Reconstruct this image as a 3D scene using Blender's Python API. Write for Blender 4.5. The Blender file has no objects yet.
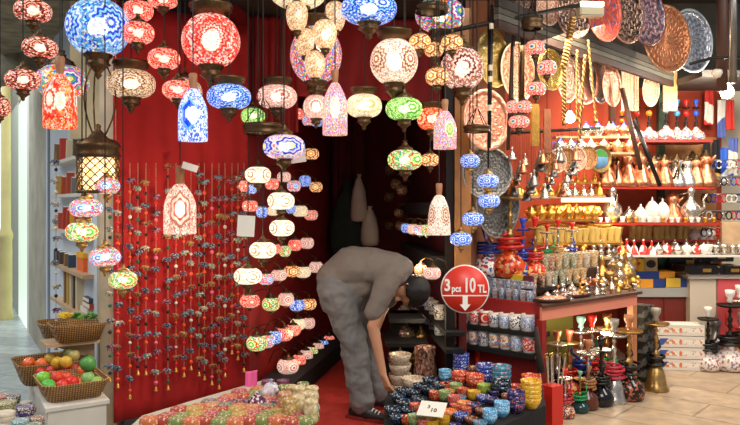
import bpy, bmesh, math, random
from mathutils import Vector, Matrix
R = random.Random(7)
PI = math.pi
S = bpy.context.scene
COL = S.collection
F = 720.0
HZ = 205.0
CH = 1.5
def P(px, py, Y): return Vector(((px-370)/F*Y, Y, CH-(py-HZ)/F*Y))
def Zof(py, Y): return CH-(py-HZ)/F*Y

# ---------------------------------------------------------------- materials
MATS = {}
def srgb(h):
    h = h.lstrip('#'); c = [int(h[i:i+2], 16)/255 for i in (0, 2, 4)]
    return tuple([(v/12.92 if v <= .04045 else ((v+.055)/1.055)**2.4) for v in c]+[1])
def newmat(name):
    m = bpy.data.materials.new(name); m.use_nodes = True
    nt = m.node_tree; b = nt.nodes['Principled BSDF']
    return m, nt, b
class N:
    def __init__(s, nt): s.nt = nt
    def n(s, t, **k):
        nd = s.nt.nodes.new(t)
        for a, v in k.items(): setattr(nd, a, v)
        return nd
    def l(s, a, b): s.nt.links.new(a, b)
    def m(s, op, a, b=None, c=None):
        nd = s.nt.nodes.new('ShaderNodeMath'); nd.operation = op
        for i, v in enumerate((a, b, c)):
            if v is None: continue
            if isinstance(v, (int, float)): nd.inputs[i].default_value = v
            else: s.nt.links.new(v, nd.inputs[i])
        return nd.outputs[0]
    def ramp(s, fac, cols, const=True):
        nd = s.nt.nodes.new('ShaderNodeValToRGB'); cr = nd.color_ramp
        cr.interpolation = 'CONSTANT' if const else 'LINEAR'
        n = len(cols)
        while len(cr.elements) < n: cr.elements.new(.5)
        for i, c in enumerate(cols):
            if isinstance(c, tuple) and len(c) == 2: p, c = c
            else: p = i/n if const else i/max(1, n-1)
            cr.elements[i].position = p; cr.elements[i].color = srgb(c) if isinstance(c, str) else c
        s.nt.links.new(fac, nd.inputs[0]); return nd.outputs[0]
    def mix(s, fac, a, b, mode='MIX'):
        nd = s.nt.nodes.new('ShaderNodeMix'); nd.data_type = 'RGBA'; nd.blend_type = mode
        for i, v in ((0, fac), (6, a), (7, b)):
            if isinstance(v, (int, float)): nd.inputs[i].default_value = v
            elif isinstance(v, tuple): nd.inputs[i].default_value = v
            else: s.nt.links.new(v, nd.inputs[i])
        return nd.outputs[2]
    def obj(s): return s.nt.nodes.new('ShaderNodeTexCoord').outputs['Object']
    def xyz(s, v):
        nd = s.nt.nodes.new('ShaderNodeSeparateXYZ'); s.nt.links.new(v, nd.inputs[0]); return nd.outputs
    def voro(s, v, scale, feat='F1'):
        nd = s.nt.nodes.new('ShaderNodeTexVoronoi'); nd.feature = feat; nd.inputs['Scale'].default_value = scale
        s.nt.links.new(v, nd.inputs['Vector']); return nd.outputs
    def noise(s, v, scale, det=3):
        nd = s.nt.nodes.new('ShaderNodeTexNoise'); nd.inputs['Scale'].default_value = scale; nd.inputs['Detail'].default_value = det
        s.nt.links.new(v, nd.inputs['Vector']); return nd.outputs[0]
def bump(h, b, val, st, dist=.01):
    nd = h.n('ShaderNodeBump'); nd.inputs['Strength'].default_value = st; nd.inputs['Distance'].default_value = dist
    h.l(val, nd.inputs['Height']); h.l(nd.outputs[0], b.inputs['Normal'])
def plain(name, col, rough=.5, metal=0, noise=0, nscale=20, emit=0, trans=0, coat=0, thin=0):
    if name in MATS: return MATS[name]
    m, nt, b = newmat(name); h = N(nt)
    c = srgb(col)
    if noise:
        v = h.noise(h.obj(), nscale, 4)
        d = tuple([x*(1-noise) for x in c[:3]]+[1]); e = tuple([min(1, x*(1+noise)) for x in c[:3]]+[1])
        o = h.ramp(v, [(.3, d), (.7, e)], False); h.l(o, b.inputs['Base Color'])
        bump(h, b, v, .25)
    else: b.inputs['Base Color'].default_value = c
    b.inputs['Roughness'].default_value = rough; b.inputs['Metallic'].default_value = metal
    if thin: b.inputs['Alpha'].default_value = 1-thin
    if coat: b.inputs['Coat Weight'].default_value = coat
    if trans: b.inputs['Transmission Weight'].default_value = trans
    if emit:
        b.inputs['Emission Color'].default_value = c; b.inputs['Emission Strength'].default_value = emit
    MATS[name] = m; return m
def speck(name, cols, scale=9, rough=.25, metal=0, emit=0, thin=0):
    if name in MATS: return MATS[name]
    m, nt, b = newmat(name); h = N(nt)
    v = h.voro(h.obj(), scale); x = h.xyz(v['Color'])
    o = h.ramp(x[0], cols); h.l(o, b.inputs['Base Color'])
    b.inputs['Roughness'].default_value = rough; b.inputs['Metallic'].default_value = metal
    if thin: b.inputs['Alpha'].default_value = 1-thin
    if emit: h.l(o, b.inputs['Emission Color']); b.inputs['Emission Strength'].default_value = emit
    MATS[name] = m; return m
def mosaic(name, ring, field, n=4, strength=1.0, rr=.55, petals=8, scale=11, phase=0.0):
    """pieces of coloured glass set round rosettes, lit from within"""
    if name in MATS: return MATS[name]
    m, nt, b = newmat(name); h = N(nt)
    oc = h.obj(); x, y, z = h.xyz(oc)[:3]
    ang = h.m('ARCTAN2', y, x)
    fu = h.m('SUBTRACT', h.m('FRACT', h.m('ADD', h.m('MULTIPLY', ang, n/(2*PI)), 20+phase)), .5)
    du = h.m('MULTIPLY', fu, 2*PI/n)
    d = h.m('SQRT', h.m('ADD', h.m('MULTIPLY', du, du), h.m('MULTIPLY', z, z)))
    pa = h.m('COSINE', h.m('MULTIPLY', h.m('ARCTAN2', z, du), petals))
    t = h.m('DIVIDE', h.m('ADD', d, h.m('MULTIPLY', h.m('MULTIPLY', pa, d), .09)), rr)
    rc = h.ramp(t, ring)
    vo = h.voro(oc, scale); vx = h.xyz(vo['Color'])
    fc = h.ramp(vx[0], field)
    inside = h.m('LESS_THAN', t, .98)
    c = h.mix(inside, fc, rc)
    ed = h.voro(oc, scale, 'DISTANCE_TO_EDGE')['Distance']
    g = h.m('ADD', .42, h.m('MULTIPLY', .58, h.m('GREATER_THAN', ed, .05)))
    br = h.m('ADD', .7, h.m('MULTIPLY', vx[1], .55))
    gb = h.m('MULTIPLY', g, br)
    gb2 = h.n('ShaderNodeCombineColor')
    for i in range(3): h.l(gb, gb2.inputs[i])
    hs = h.n('ShaderNodeHueSaturation'); hs.inputs['Saturation'].default_value = 1.1; h.l(h.mix(1.0, c, gb2.outputs[0], 'MULTIPLY'), hs.inputs['Color']); c2 = hs.outputs[0]
    h.l(c2, b.inputs['Base Color']); b.inputs['Roughness'].default_value = .18
    h.l(c2, b.inputs['Emission Color']); b.inputs['Emission Strength'].default_value = strength*.68
    tp = h.n('ShaderNodeBsdfTransparent'); h.l(h.mix(.45, c2, (1, 1, 1, 1)), tp.inputs[0]); mx = h.n('ShaderNodeMixShader')
    h.l(h.m('MULTIPLY', gb, .30), mx.inputs[0]); h.l(b.outputs[0], mx.inputs[1]); h.l(tp.outputs[0], mx.inputs[2])
    h.l(mx.outputs[0], nt.nodes['Material Output'].inputs['Surface'])
    MATS[name] = m; return m
def engraved(name, cols, k=26, pet=12, metal=.75, rough=.34, scale=9):
    """chased metal plate, face in local XY, radius 1"""
    if name in MATS: return MATS[name]
    m, nt, b = newmat(name); h = N(nt)
    oc = h.obj(); x, y, z = h.xyz(oc)[:3]
    r = h.m('SQRT', h.m('ADD', h.m('MULTIPLY', x, x), h.m('MULTIPLY', y, y)))
    a = h.m('ARCTAN2', y, x)
    pa = h.m('COSINE', h.m('MULTIPLY', a, pet))
    w = h.m('SINE', h.m('ADD', h.m('MULTIPLY', r, k), h.m('MULTIPLY', pa, 1.5)))
    vo = h.voro(oc, scale); vx = h.xyz(vo['Color'])
    v = h.m('FRACT', h.m('ABSOLUTE', h.m('ADD', h.m('MULTIPLY', w, .35), h.m('MULTIPLY', vx[0], .5))))
    plainrim = h.m('GREATER_THAN', r, .93)
    c = h.mix(plainrim, h.ramp(v, cols), srgb(cols[-1] if isinstance(cols[-1], str) else cols[-1][1]))
    h.l(c, b.inputs['Base Color']); b.inputs['Metallic'].default_value = metal; b.inputs['Roughness'].default_value = rough
    bump(h, b, v, .3, .02)
    MATS[name] = m; return m

brass = plain('aged_brass', '#b08a52', .3, .85, .3, 18)
brassd = plain('dark_brass', '#5e482e', .38, .8, .35, 14)
gold = plain('gold', '#d8a550', .28, .85, .35, 15)
copper = plain('copper', '#cc8460', .28, .85, .4, 15)
silver = plain('silver', '#c8bfb4', .26, .85, .35, 17)
pewter = plain('pewter', '#8d8a86', .33, .85, .2, 9)
black = plain('black_paint', '#100e0e', .35)
blackcloth = plain('black_cloth', '#0d0c0e', .9, 0, .3, 40)
iron = plain('blackened_iron', '#241d18', .5, .5)
woodneck = plain('turned_wood', '#a8714a', .45, 0, .25, 30)
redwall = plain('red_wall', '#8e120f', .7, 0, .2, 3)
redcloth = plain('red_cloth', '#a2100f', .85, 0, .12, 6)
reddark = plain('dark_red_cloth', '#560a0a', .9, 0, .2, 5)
white = plain('white_ceramic', '#dcd6cc', .2)
cream = plain('cream_ceramic', '#e6d6b4', .3, 0, .1, 12)
glass = plain('clear_glass', '#f4f6f4', .05, 0, trans=.9)
ceramred = plain('red_glaze', '#d4261c', .2)
cermor = plain('orange_glaze', '#f0801e', .2)
cerblu = plain('blue_glaze', '#2c4fc0', .15)
certeal = plain('teal_glaze', '#7aa8a0', .2)
paper = plain('white_paper', '#ece6d8', .8)
woodlt = plain('pale_wood', '#c4a27a', .5, 0, .15, 12)
wooddk = plain('dark_wood', '#4a2e20', .5, 0, .2, 12)

# ---------------------------------------------------------------- mesh helpers
def link(name, me, mat=None, parent=None, loc=(0, 0, 0), rot=(0, 0, 0), sc=(1, 1, 1)):
    o = bpy.data.objects.new(name, me); COL.objects.link(o)
    if me is not None and mat is not None:
        if not me.materials: me.materials.append(mat)
        o.material_slots[0].link = 'OBJECT'; o.material_slots[0].material = mat
    if parent is not None: o.parent = parent
    o.location = loc; o.rotation_euler = rot
    o.scale = (sc, sc, sc) if isinstance(sc, (int, float)) else sc
    return o
def bm_mesh(bm, smooth=True, name='m'):
    me = bpy.data.meshes.new(name); bmesh.ops.recalc_face_normals(bm, faces=bm.faces); bm.to_mesh(me); bm.free()
    if smooth:
        for p in me.polygons: p.use_smooth = True
    return me
CACHE = {}
def lathe(prof, seg=20, bm=None, cen=(0, 0, 0)):
    own = bm is None
    key = ('l', tuple(prof), seg)
    if own and key in CACHE: return CACHE[key]
    if own: bm = bmesh.new()
    rings = []
    for r, z in prof:
        if r < 1e-5: rings.append([bm.verts.new((cen[0], cen[1], cen[2]+z))])
        else: rings.append([bm.verts.new((cen[0]+r*math.cos(2*PI*i/seg), cen[1]+r*math.sin(2*PI*i/seg), cen[2]+z)) for i in range(seg)])
    for a, b in zip(rings, rings[1:]):
        if len(a) == 1 and len(b) == 1: continue
        for i in range(seg):
            j = (i+1) % seg
            if len(a) == 1: bm.faces.new((a[0], b[i], b[j]))
            elif len(b) == 1: bm.faces.new((a[i], a[j], b[0]))
            else: bm.faces.new((a[i], a[j], b[j], b[i]))
    if own:
        CACHE[key] = bm_mesh(bm); return CACHE[key]
def tube(pts, r, seg=8, bm=None, r2=None):
    own = bm is None
    if own: bm = bmesh.new()
    pts = [Vector(p) for p in pts]; prev = None; n = len(pts)
    up = Vector((0, 0, 1))
    for i, p in enumerate(pts):
        d = (pts[min(i+1, n-1)]-pts[max(i-1, 0)])
        if d.length < 1e-9: d = Vector((0, 0, 1))
        d.normalize()
        u = up.cross(d)
        if u.length < .05: u = Vector((0, 1, 0)).cross(d)
        u.normalize(); v = d.cross(u)
        rr = r if r2 is None else r+(r2-r)*i/(n-1)
        ring = [bm.verts.new(p+u*rr*math.cos(2*PI*k/seg)+v*rr*math.sin(2*PI*k/seg)) for k in range(seg)]
        if prev:
            for k in range(seg): bm.faces.new((prev[k], prev[(k+1) % seg], ring[(k+1) % seg], ring[k]))
        else: bm.faces.new(ring[::-1])
        prev = ring
    bm.faces.new(prev)
    if own: return bm_mesh(bm)
def box(x0, x1, y0, y1, z0, z1, bm=None, bev=0):
    own = bm is None
    b2 = bmesh.new()
    bmesh.ops.create_cube(b2, size=1)
    for v in b2.verts:
        v.co = Vector((x0+(v.co.x+.5)*(x1-x0), y0+(v.co.y+.5)*(y1-y0), z0+(v.co.z+.5)*(z1-z0)))
    if bev: bmesh.ops.bevel(b2, geom=b2.edges[:], offset=bev, segments=2, affect='EDGES')
    if own: return bm_mesh(b2, False)
    me = bpy.data.meshes.new('t'); b2.to_mesh(me); b2.free(); bm.from_mesh(me); bpy.data.meshes.remove(me)
def unitbox(bev=.03):
    k = ('ub', bev)
    if k not in CACHE: CACHE[k] = box(-.5, .5, -.5, .5, 0, 1, bev=bev)
    return CACHE[k]
def extr(poly, y0, y1, bm=None):
    """polygon in XZ extruded along Y"""
    own = bm is None
    if own: bm = bmesh.new()
    a = [bm.verts.new((x, y0, z)) for x, z in poly]; b = [bm.verts.new((x, y1, z)) for x, z in poly]
    bm.faces.new(a); bm.faces.new(b[::-1])
    for i in range(len(poly)):
        j = (i+1) % len(poly); bm.faces.new((a[j], a[i], b[i], b[j]))
    if own: return bm_mesh(bm, False)
def prism(poly, z0, z1):
    """polygon in XY extruded along Z"""
    bm = bmesh.new()
    a = [bm.verts.new((x, y, z0)) for x, y in poly]; b = [bm.verts.new((x, y, z1)) for x, y in poly]
    bm.faces.new(a[::-1]); bm.faces.new(b)
    for i in range(len(poly)):
        j = (i+1) % len(poly); bm.faces.new((a[i], a[j], b[j], b[i]))
    return bm_mesh(bm, False)
def slab(A, B, z0, z1, th, back=True):
    """upright panel between ground points A and B"""
    A = Vector(A); B = Vector(B); d = (B-A).normalized(); n = Vector((-d.y, d.x))*(th if back else -th)
    return prism([tuple(A), tuple(B), tuple(B+n), tuple(A+n)], z0, z1)
def struct(name, me, mat, **k):
    o = link(name, me, mat, **k); o['kind'] = 'structure'; return o
def root(name, loc, cat, label=None, rz=0, group=None):
    o = link(name, None, loc=loc, rot=(0, 0, rz)); o.empty_display_size = .02
    o['category'] = cat
    if label: o['label'] = label
    if group: o['group'] = group
    return o
def tag(o, cat, label=None, group=None):
    o['category'] = cat
    if label: o['label'] = label
    if group: o['group'] = group
    return o
# labels that need a rank among their look-alikes are written at the end
PEND = []
def dl(o, desc, where, px, mode='left'): PEND.append((o, desc, where, px, mode)); return o
ONES = ['first', 'second', 'third', 'fourth', 'fifth', 'sixth', 'seventh', 'eighth', 'ninth', 'tenth', 'eleventh', 'twelfth', 'thirteenth', 'fourteenth', 'fifteenth', 'sixteenth', 'seventeenth', 'eighteenth', 'nineteenth', 'twentieth', 'twenty-first', 'twenty-second', 'twenty-third', 'twenty-fourth', 'twenty-fifth', 'twenty-sixth', 'twenty-seventh', 'twenty-eighth', 'twenty-ninth', 'thirtieth']
def flush_labels():
    by = {}
    for t in PEND: by.setdefault((t[1], t[2]), []).append(t)
    for (d, w), l in by.items():
        l.sort(key=lambda t: t[3]); n = len(l)
        for i, t in enumerate(l):
            if n == 1: s = f"{d} {w}"
            elif n == 2: s = f"{d} {w}, {('left', 'right')[i]} one of two"
            elif i == 0: s = f"{d} {w}, leftmost of its kind"
            elif i == n-1: s = f"{d} {w}, rightmost of its kind"
            else: s = f"{d} {w}, {ONES[i]} from left"
            t[0]['label'] = s

# shelves: front edge from A to B seen at two pixel columns
class Shelf:
    def __init__(s, px0, Y0, px1, Y1, py0, depth, th=.02, mat=None, name='shelf', make=True, over=.0):
        s.A = Vector(((px0-370)/F*Y0, Y0)); s.B = Vector(((px1-370)/F*Y1, Y1)); s.z = Zof(py0, Y0)
        d = (s.B-s.A).normalized(); s.n = Vector((-d.y, d.x)); s.d = d
        if make:
            a, b = s.A-d*over, s.B+d*over
            s.obj = link(name, prism([tuple(a), tuple(b), tuple(b+s.n*depth), tuple(a+s.n*depth)], s.z-th, s.z), mat)
    def at(s, px, inset=.06, dz=0):
        k = (px-370)/F; A = s.A+s.n*inset
        t = (k*A.y-A.x)/(s.d.x-k*s.d.y)
        p = A+s.d*t
        return Vector((p.x, p.y, s.z+dz))
    def rot(s): return math.atan2(s.d.y, s.d.x)
# ---------------------------------------------------------------- wares: unit models, height 1, base at z=0
def K_bowl():
    return [('bowl', lathe([(0, .0), (.24, 0), (.27, .04), (.44, .30), (.5, .56), (.47, .56), (.41, .32), (.25, .1), (0, .07)], 20), 'a')]
def K_pot():   # deep round bowl
    return [('pot', lathe([(0, 0), (.28, 0), (.42, .16), (.5, .42), (.46, .66), (.47, .7), (.43, .7), (.44, .42), (.3, .12), (0, .1)], 20), 'a')]
def K_mug():
    b = lathe([(0, 0), (.36, 0), (.39, .03), (.4, .97), (.38, 1), (.35, .97), (.34, .06), (0, .05)], 20)
    k = 'mugh'
    if k not in CACHE: CACHE[k] = tube([(.36, 0, .82), (.55, 0, .8), (.64, 0, .6), (.6, 0, .35), (.38, 0, .2)], .06)
    band = lathe([(.4, .14), (.408, .15), (.412, .85), (.4, .86)], 20)
    return [('cup_body', b, 'a'), ('printed_band', band, 'b'), ('handle', CACHE[k], 'a')]
def K_glass():
    return [('glass', lathe([(0, 0), (.22, 0), (.26, .04), (.2, .35), (.32, .95), (.33, 1), (.3, 1), (.17, .36), (.2, .1), (0, .08)], 14), 'a')]
def K_goblet():
    return [('goblet', lathe([(0, 0), (.3, 0), (.27, .05), (.07, .12), (.06, .4), (.1, .45), (.3, .6), (.33, .85), (.3, 1), (.26, .97), (.26, .62), (0, .52)], 14), 'a')]
def K_bell():
    return [('bell_body', lathe([(.36, 0), (.38, .02), (.26, .18), (.2, .45), (.1, .58), (.06, .62), (.1, .7), (.06, .8), (.08, .9), (0, 1)], 14), 'a')]
def K_bottle():
    return [('bottle', lathe([(0, 0), (.2, 0), (.26, .05), (.27, .4), (.1, .62), (.08, .85), (.12, .95), (.08, 1), (0, 1)], 14), 'a')]
def cach(k, f):
    if k not in CACHE: CACHE[k] = f()
    return CACHE[k]
def K_teapot():
    return [('pot_body', lathe([(0, 0), (.28, 0), (.3, .04), (.24, .1), (.42, .3), (.4, .5), (.2, .68), (.16, .72), (0, .72)], 18), 'a'),
            ('lid', lathe([(.18, .7), (.17, .76), (.08, .84), (.04, .87), (.07, .93), (0, 1)], 14), 'b'),
            ('spout', cach('tps', lambda: tube([(.32, 0, .3), (.5, 0, .4), (.56, 0, .6), (.68, 0, .72)], .08, 8, None, .035)), 'a'),
            ('handle', cach('tph', lambda: tube([(-.26, 0, .6), (-.5, 0, .66), (-.6, 0, .48), (-.5, 0, .3), (-.36, 0, .26)], .035)), 'b')]
def K_ewer():
    return [('pot_body', lathe([(0, 0), (.34, 0), (.38, .04), (.36, .16), (.16, .55), (.14, .62), (.22, .78), (.2, .8), (0, .8)], 18), 'a'),
            ('lid', lathe([(.2, .79), (.16, .86), (.05, .92), (.06, .96), (0, 1)], 14), 'b'),
            ('spout', cach('ews', lambda: tube([(.14, 0, .62), (.26, 0, .74), (.34, 0, .82)], .07, 8, None, .03)), 'a'),
            ('handle', cach('ewh', lambda: tube([(-.16, 0, .7), (-.4, 0, .78), (-.46, 0, .55), (-.32, 0, .25)], .035)), 'b')]
def K_jug():
    return [('pot_body', lathe([(0, 0), (.18, 0), (.12, .06), (.26, .25), (.24, .42), (.08, .6), (.07, .75), (.12, .85), (.04, .93), (0, 1)], 16), 'a'),
            ('spout', cach('jgs', lambda: tube([(.2, 0, .3), (.34, 0, .4), (.3, 0, .6), (.4, 0, .75)], .05, 8, None, .02)), 'a'),
            ('handle', cach('jgh', lambda: tube([(-.07, 0, .78), (-.3, 0, .74), (-.34, 0, .5), (-.22, 0, .34)], .025)), 'a')]
def K_sugar():
    return [('bowl_body', lathe([(0, 0), (.3, 0), (.25, .08), (.44, .25), (.46, .45), (.44, .5), (0, .5)], 16), 'a'),
            ('lid', lathe([(.46, .49), (.38, .66), (.2, .8), (.05, .86), (.07, .93), (0, 1)], 16), 'b')]
def K_jar():
    return [('jar', lathe([(0, 0), (.32, 0), (.42, .12), (.38, .26), (.34, .33), (.42, .45), (.42, .62), (.36, .76), (.34, .8), (.42, .9), (.38, 1), (.3, .96), (.26, .8), (0, .75)], 16), 'a')]
def K_disc():   # small round felted block
    return [('disc', lathe([(0, 0), (.4, 0), (.49, .08), (.5, .22), (.47, .38), (.36, .44), (0, .45)], 16), 'a')]
def K_tureen():
    return [('body', lathe([(0, 0), (.24, 0), (.2, .06), (.42, .22), (.5, .42), (.44, .58), (.3, .66), (0, .66)], 20), 'a'),
            ('lid', lathe([(.32, .66), (.24, .76), (.1, .82), (.05, .86), (.09, .94), (0, 1)], 16), 'b')]
def K_cup():
    return [('saucer', lathe([(0, 0), (.3, 0), (.55, .14), (.57, .18), (.3, .06), (0, .06)], 18), 'b'),
            ('cup', lathe([(0, .08), (.18, .08), (.22, .14), (.38, .7), (.42, 1), (.38, 1), (.2, .25), (0, .2)], 16), 'a')]
def K_trinket():
    return [('trinket', lathe([(0, 0), (.34, 0), (.3, .06), (.1, .16), (.22, .3), (.26, .42), (.1, .56), (.06, .64), (.2, .72), (.16, .86), (0, 1)], 12), 'a')]
def K_candlestick():
    return [('candlestick', lathe([(0, 0), (.26, 0), (.22, .05), (.06, .12), (.1, .3), (.05, .42), (.09, .6), (.05, .72), (.16, .84), (.16, .88), (.08, .9), (.1, 1), (0, 1)], 14), 'a')]
KIND = dict(bowl=K_bowl, pot=K_pot, mug=K_mug, glass=K_glass, goblet=K_goblet, bell=K_bell, bottle=K_bottle, teapot=K_teapot, ewer=K_ewer, jug=K_jug,
            sugar=K_sugar, jar=K_jar, disc=K_disc, tureen=K_tureen, cup=K_cup, trinket=K_trinket, candlestick=K_candlestick)
NAMES = dict(bowl='bowl', pot='small_pot', mug='mug', glass='tea_glass', goblet='goblet', bell='hand_bell', bottle='bottle', teapot='teapot', ewer='coffee_pot',
             jug='jug', sugar='sugar_bowl', jar='candle_jar', disc='felt_disc', tureen='tureen', cup='coffee_cup', trinket='metal_trinket', candlestick='candlestick')
def ware(kind, loc, h, a, b=None, cat=None, rz=0, group=None, parts=True, name=None, sq=(1, 1, 1)):
    ps = KIND[kind](); nm = name or NAMES[kind]; cat = cat or nm.replace('_', ' ')
    mm = {'a': a, 'b': b or a}
    sc = (h*sq[0], h*sq[1], h*sq[2])
    if len(ps) == 1:
        o = link(nm, ps[0][1], mm[ps[0][2]], None, loc, (0, 0, rz), sc); o['category'] = cat
        if group: o['group'] = group
        return o
    r = root(nm, loc, cat, None, rz, group); r.scale = sc
    for n, me, k in ps: link(n, me, mm[k], r)
    return r
def hookah(px, pbot, Y, hpx, basem, bowlm, stemm, hosem, label, group=None, wide=1.0, ball=None, z=None, trayr=.17, coil=True, loc=None, bell=False):
    H = hpx/F*Y
    if loc is None:
        loc = P(px, pbot, Y)
        if z is not None: loc.z = z
    r = root('hookah', loc, 'hookah', label, R.uniform(0, 6), group); r.scale = (H, H, H)
    w = wide
    bp = [(0, 0), (.15, 0), (.155, .02), (.13, .06), (.11, .16), (.085, .26), (.045, .32), (.05, .34), (.04, .36)] if bell else [(0, 0), (.1*w, 0), (.13*w, .02), (.145*w, .1), (.12*w, .2), (.05*w, .27), (.04, .34), (.045, .36)]
    link('glass_base', lathe(bp, 22), basem, r)
    link('stem', lathe([(.05, .34), (.055, .38), (.024, .4), (.045, .43), (.048, .45), (.02, .48), (.018, .52), (.036, .55), (.018, .58), (.03, .61), (.034, .64), (.016, .67), (.014, .71), (.028, .73), (.014, .76), (.026, .8), (.014, .85)], 14), stemm, r)
    link('tray', lathe([(.03, .8), (trayr*.85, .79), (trayr, .81), (trayr, .822), (trayr*.8, .805), (.03, .82)], 20), stemm, r)
    link('tobacco_bowl', lathe([(.02, .84), (.04, .86), (.026, .89), (.055, .94), (.06, 1), (.05, 1), (.02, .94), (0, .93)], 14), bowlm, r)
    if ball: link('painted_ball', lathe([(.03, .6)]+[(.075*math.sin(PI*i/6), .67-.075*math.cos(PI*i/6)) for i in range(1, 6)]+[(.03, .74)], 14), ball, r)
    if coil:
        key = ('hose', round(w, 1))
        def mk():
            pts = []
            for i in range(46):
                a = i/45*2*PI*3.3; rr = .09*w+.02*math.sin(a*.5)
                pts.append((rr*math.cos(a), rr*math.sin(a), .3+i/45*.14))
            pts += [(.12, -.1, .5), (.15, -.06, .66)]
            return tube(pts, .018, 7)
        link('hose', cach(key, mk), hosem, r)
    return r

# ---------------------------------------------------------------- lanterns
def glassy(kind):
    if kind == 'globe': pr = [(math.sin(PI*i/16), -math.cos(PI*i/16)) for i in range(1, 16)]
    elif kind == 'oblate': pr = [(math.pow(math.sin(PI*i/16), .75), -math.copysign(abs(math.cos(PI*i/16))**.9, math.cos(PI*i/16))) for i in range(1, 16)]
    elif kind == 'egg': pr = [(.35, -1), (.62, -.82), (.85, -.5), (.98, -.05), (1, .2), (.93, .55), (.75, .82), (.42, 1)]
    elif kind == 'bottle': pr = [(.97, -1), (1, -.97), (1, -.3), (.99, .1), (.93, .32), (.78, .55), (.58, .76), (.38, .94), (.26, 1)]
    elif kind == 'bell': pr = [(1, -1), (1.02, -.96), (.99, -.6), (.93, 0), (.8, .42), (.6, .72), (.4, .92), (.22, 1)]
    return lathe(pr, 28)
CAPM = lambda: lathe([(.16, .62), (.1, .5), (.2, .42), (.16, .34), (.46, .16), (.54, .1), (.5, .04), (.6, 0), (.56, -.14), (.4, -.2)], 20)
FINM = lambda: lathe([(.58, .16), (.56, .02), (.45, -.06), (.42, -.22), (.5, -.28), (.3, -.42), (.12, -.62), (.16, -.7), (0, -.86)], 20)
WIDE = lambda: lathe([(.1, .55), (.3, .52), (.86, .44), (.9, .3), (.8, .24), (.84, .12), (.6, 0), (.5, -.12)], 24)
TOPZ = 2.86
bulbm = plain('lit_bulb_glass', '#fff0d4', .3, emit=8)
def lantern(px, py, rx, ry, Y, kind, mat, label, cap='cap', fin=True, cord=TOPZ, metal=None, group=None, rz=None, name='mosaic_lantern', dlw=None, cat='lantern', tilt=0):
    metal = metal or brassd
    s = Y/F; ax, az = rx*s, ry*s; c = P(px, py, Y)
    low = az*.95+(ax*.8 if fin else 0)
    r = root(name, (c.x, c.y, c.z-low), cat, None, R.uniform(-.3, .3) if rz is None else rz, group)
    if dlw: dl(r, label, dlw, px)
    else: r['label'] = label
    link('glass_shade', glassy(kind), mat, r, (0, 0, low), (0, 0, 0), (ax, ax, az))
    if rx >= 12: link('light_bulb', lathe([(0, -1)]+[(math.sin(PI*i/8), -math.cos(PI*i/8)) for i in range(1, 8)]+[(0, 1)], 16), bulbm, r, (0, 0, low), (0, 0, 0), (ax*.32, ax*.32, az*.36))
    top = low+az*.97
    if kind in ('bottle', 'bell'):
        link('wooden_neck', lathe([(.2, 0), (.24, .08), (.2, .2), (.28, .8), (.3, 1.3), (.22, 1.4), (0, 1.4)], 14), woodneck, r, (0, 0, top-.02), (0, 0, 0), (ax, ax, ax))
        top += 1.3*ax
    elif cap == 'cap':
        link('top_cap', CAPM(), metal, r, (0, 0, top), (0, 0, 0), (ax*.85, ax*.85, ax*.85)); top += .5*ax
    elif cap == 'wide':
        link('top_cap', WIDE(), metal, r, (0, 0, top), (0, 0, 0), (ax*.85, ax*.85, ax*.8)); top += .4*ax
    if fin:
        link('bottom_finial', FINM(), metal, r, (0, 0, low-az*.97), (0, 0, 0), (ax*.8, ax*.8, min(ax, az*1.5)*.85))
    if cord:
        z1 = cord-(c.z-low)
        if z1 > top+.01:
            link('hanging_cord', lathe([(0, 0), (1, 0), (1, 1), (0, 1)], 6), iron, r, (0, 0, top-.01), (0, 0, 0), (.0035, .0035, z1-top+.01))
    return r
def canopy(px, py, rx, Y, label, h=.5, cord=TOPZ):
    """ornate brass hoop that lamps hang from"""
    s = Y/F; a = rx*s; c = P(px, py, Y)
    r = root('brass_canopy', (c.x, c.y, c.z-a*h/2), 'lamp canopy', label)
    link('hoop', lathe([(.86, 0), (1, .04), (.93, .12), (.93, .3), (1, .38), (.96, .5), (.86, .56), (.8, .5), (.8, .06)], 28), brassd, r, sc=(a, a, a*h*1.8))
    bm = bmesh.new()
    for k in range(4):
        t = k*PI/2+.4; tube([(.85*a*math.cos(t), .85*a*math.sin(t), a*h), (.1*a*math.cos(t), .1*a*math.sin(t), a*h+a*1.2)], .003, 5, bm)
    link('suspension_wires', bm_mesh(bm), iron, r)
    if cord:
        z0 = a*h+a*1.2
        link('hanging_cord', lathe([(0, 0), (1, 0), (1, 1), (0, 1)], 6), iron, r, (0, 0, z0), (0, 0, 0), (.004, .004, cord-(c.z-a*h/2)-z0))
    return r

# palettes
W, CR = '#fff6e6', '#ffe7c2'
m_redpk = mosaic('red_pink_mosaic', ['#ffe9c8', '#f0a890', '#8e2a24', '#f4c0a8', '#5e1412'], ['#7a2a26', '#ffd9c4', '#3c1214', '#d87464', '#a84a42', '#f4b8a2', '#50181a'], 4, 1.5, .5, 8, 8, .2)
m_blueg = mosaic('blue_white_globe_mosaic', ['#e9f6ff', '#2b52e0', '#dff2ff', '#1b36c8', '#9fd8f2', '#2a49d6', '#d8ecf8', '#6ea4e2'], ['#a8dcf4', '#2a4ad0', '#e8e4dc', '#5fb4e8', '#8a8f98', '#c8e6f4', '#3f8be6'], 4, 1.15, .74, 12, 15, .03)
m_redbot = mosaic('red_orange_bottle_mosaic', ['#fff3e2', '#ffe2cc', '#e0352a', '#ffd7c6', '#ef5a48', '#c62a22'], ['#e4453a', '#ffd8c4', '#c82c24', '#f59c84', '#ffb060'], 3, 1.5, .75, 12, 16, .25)
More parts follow.
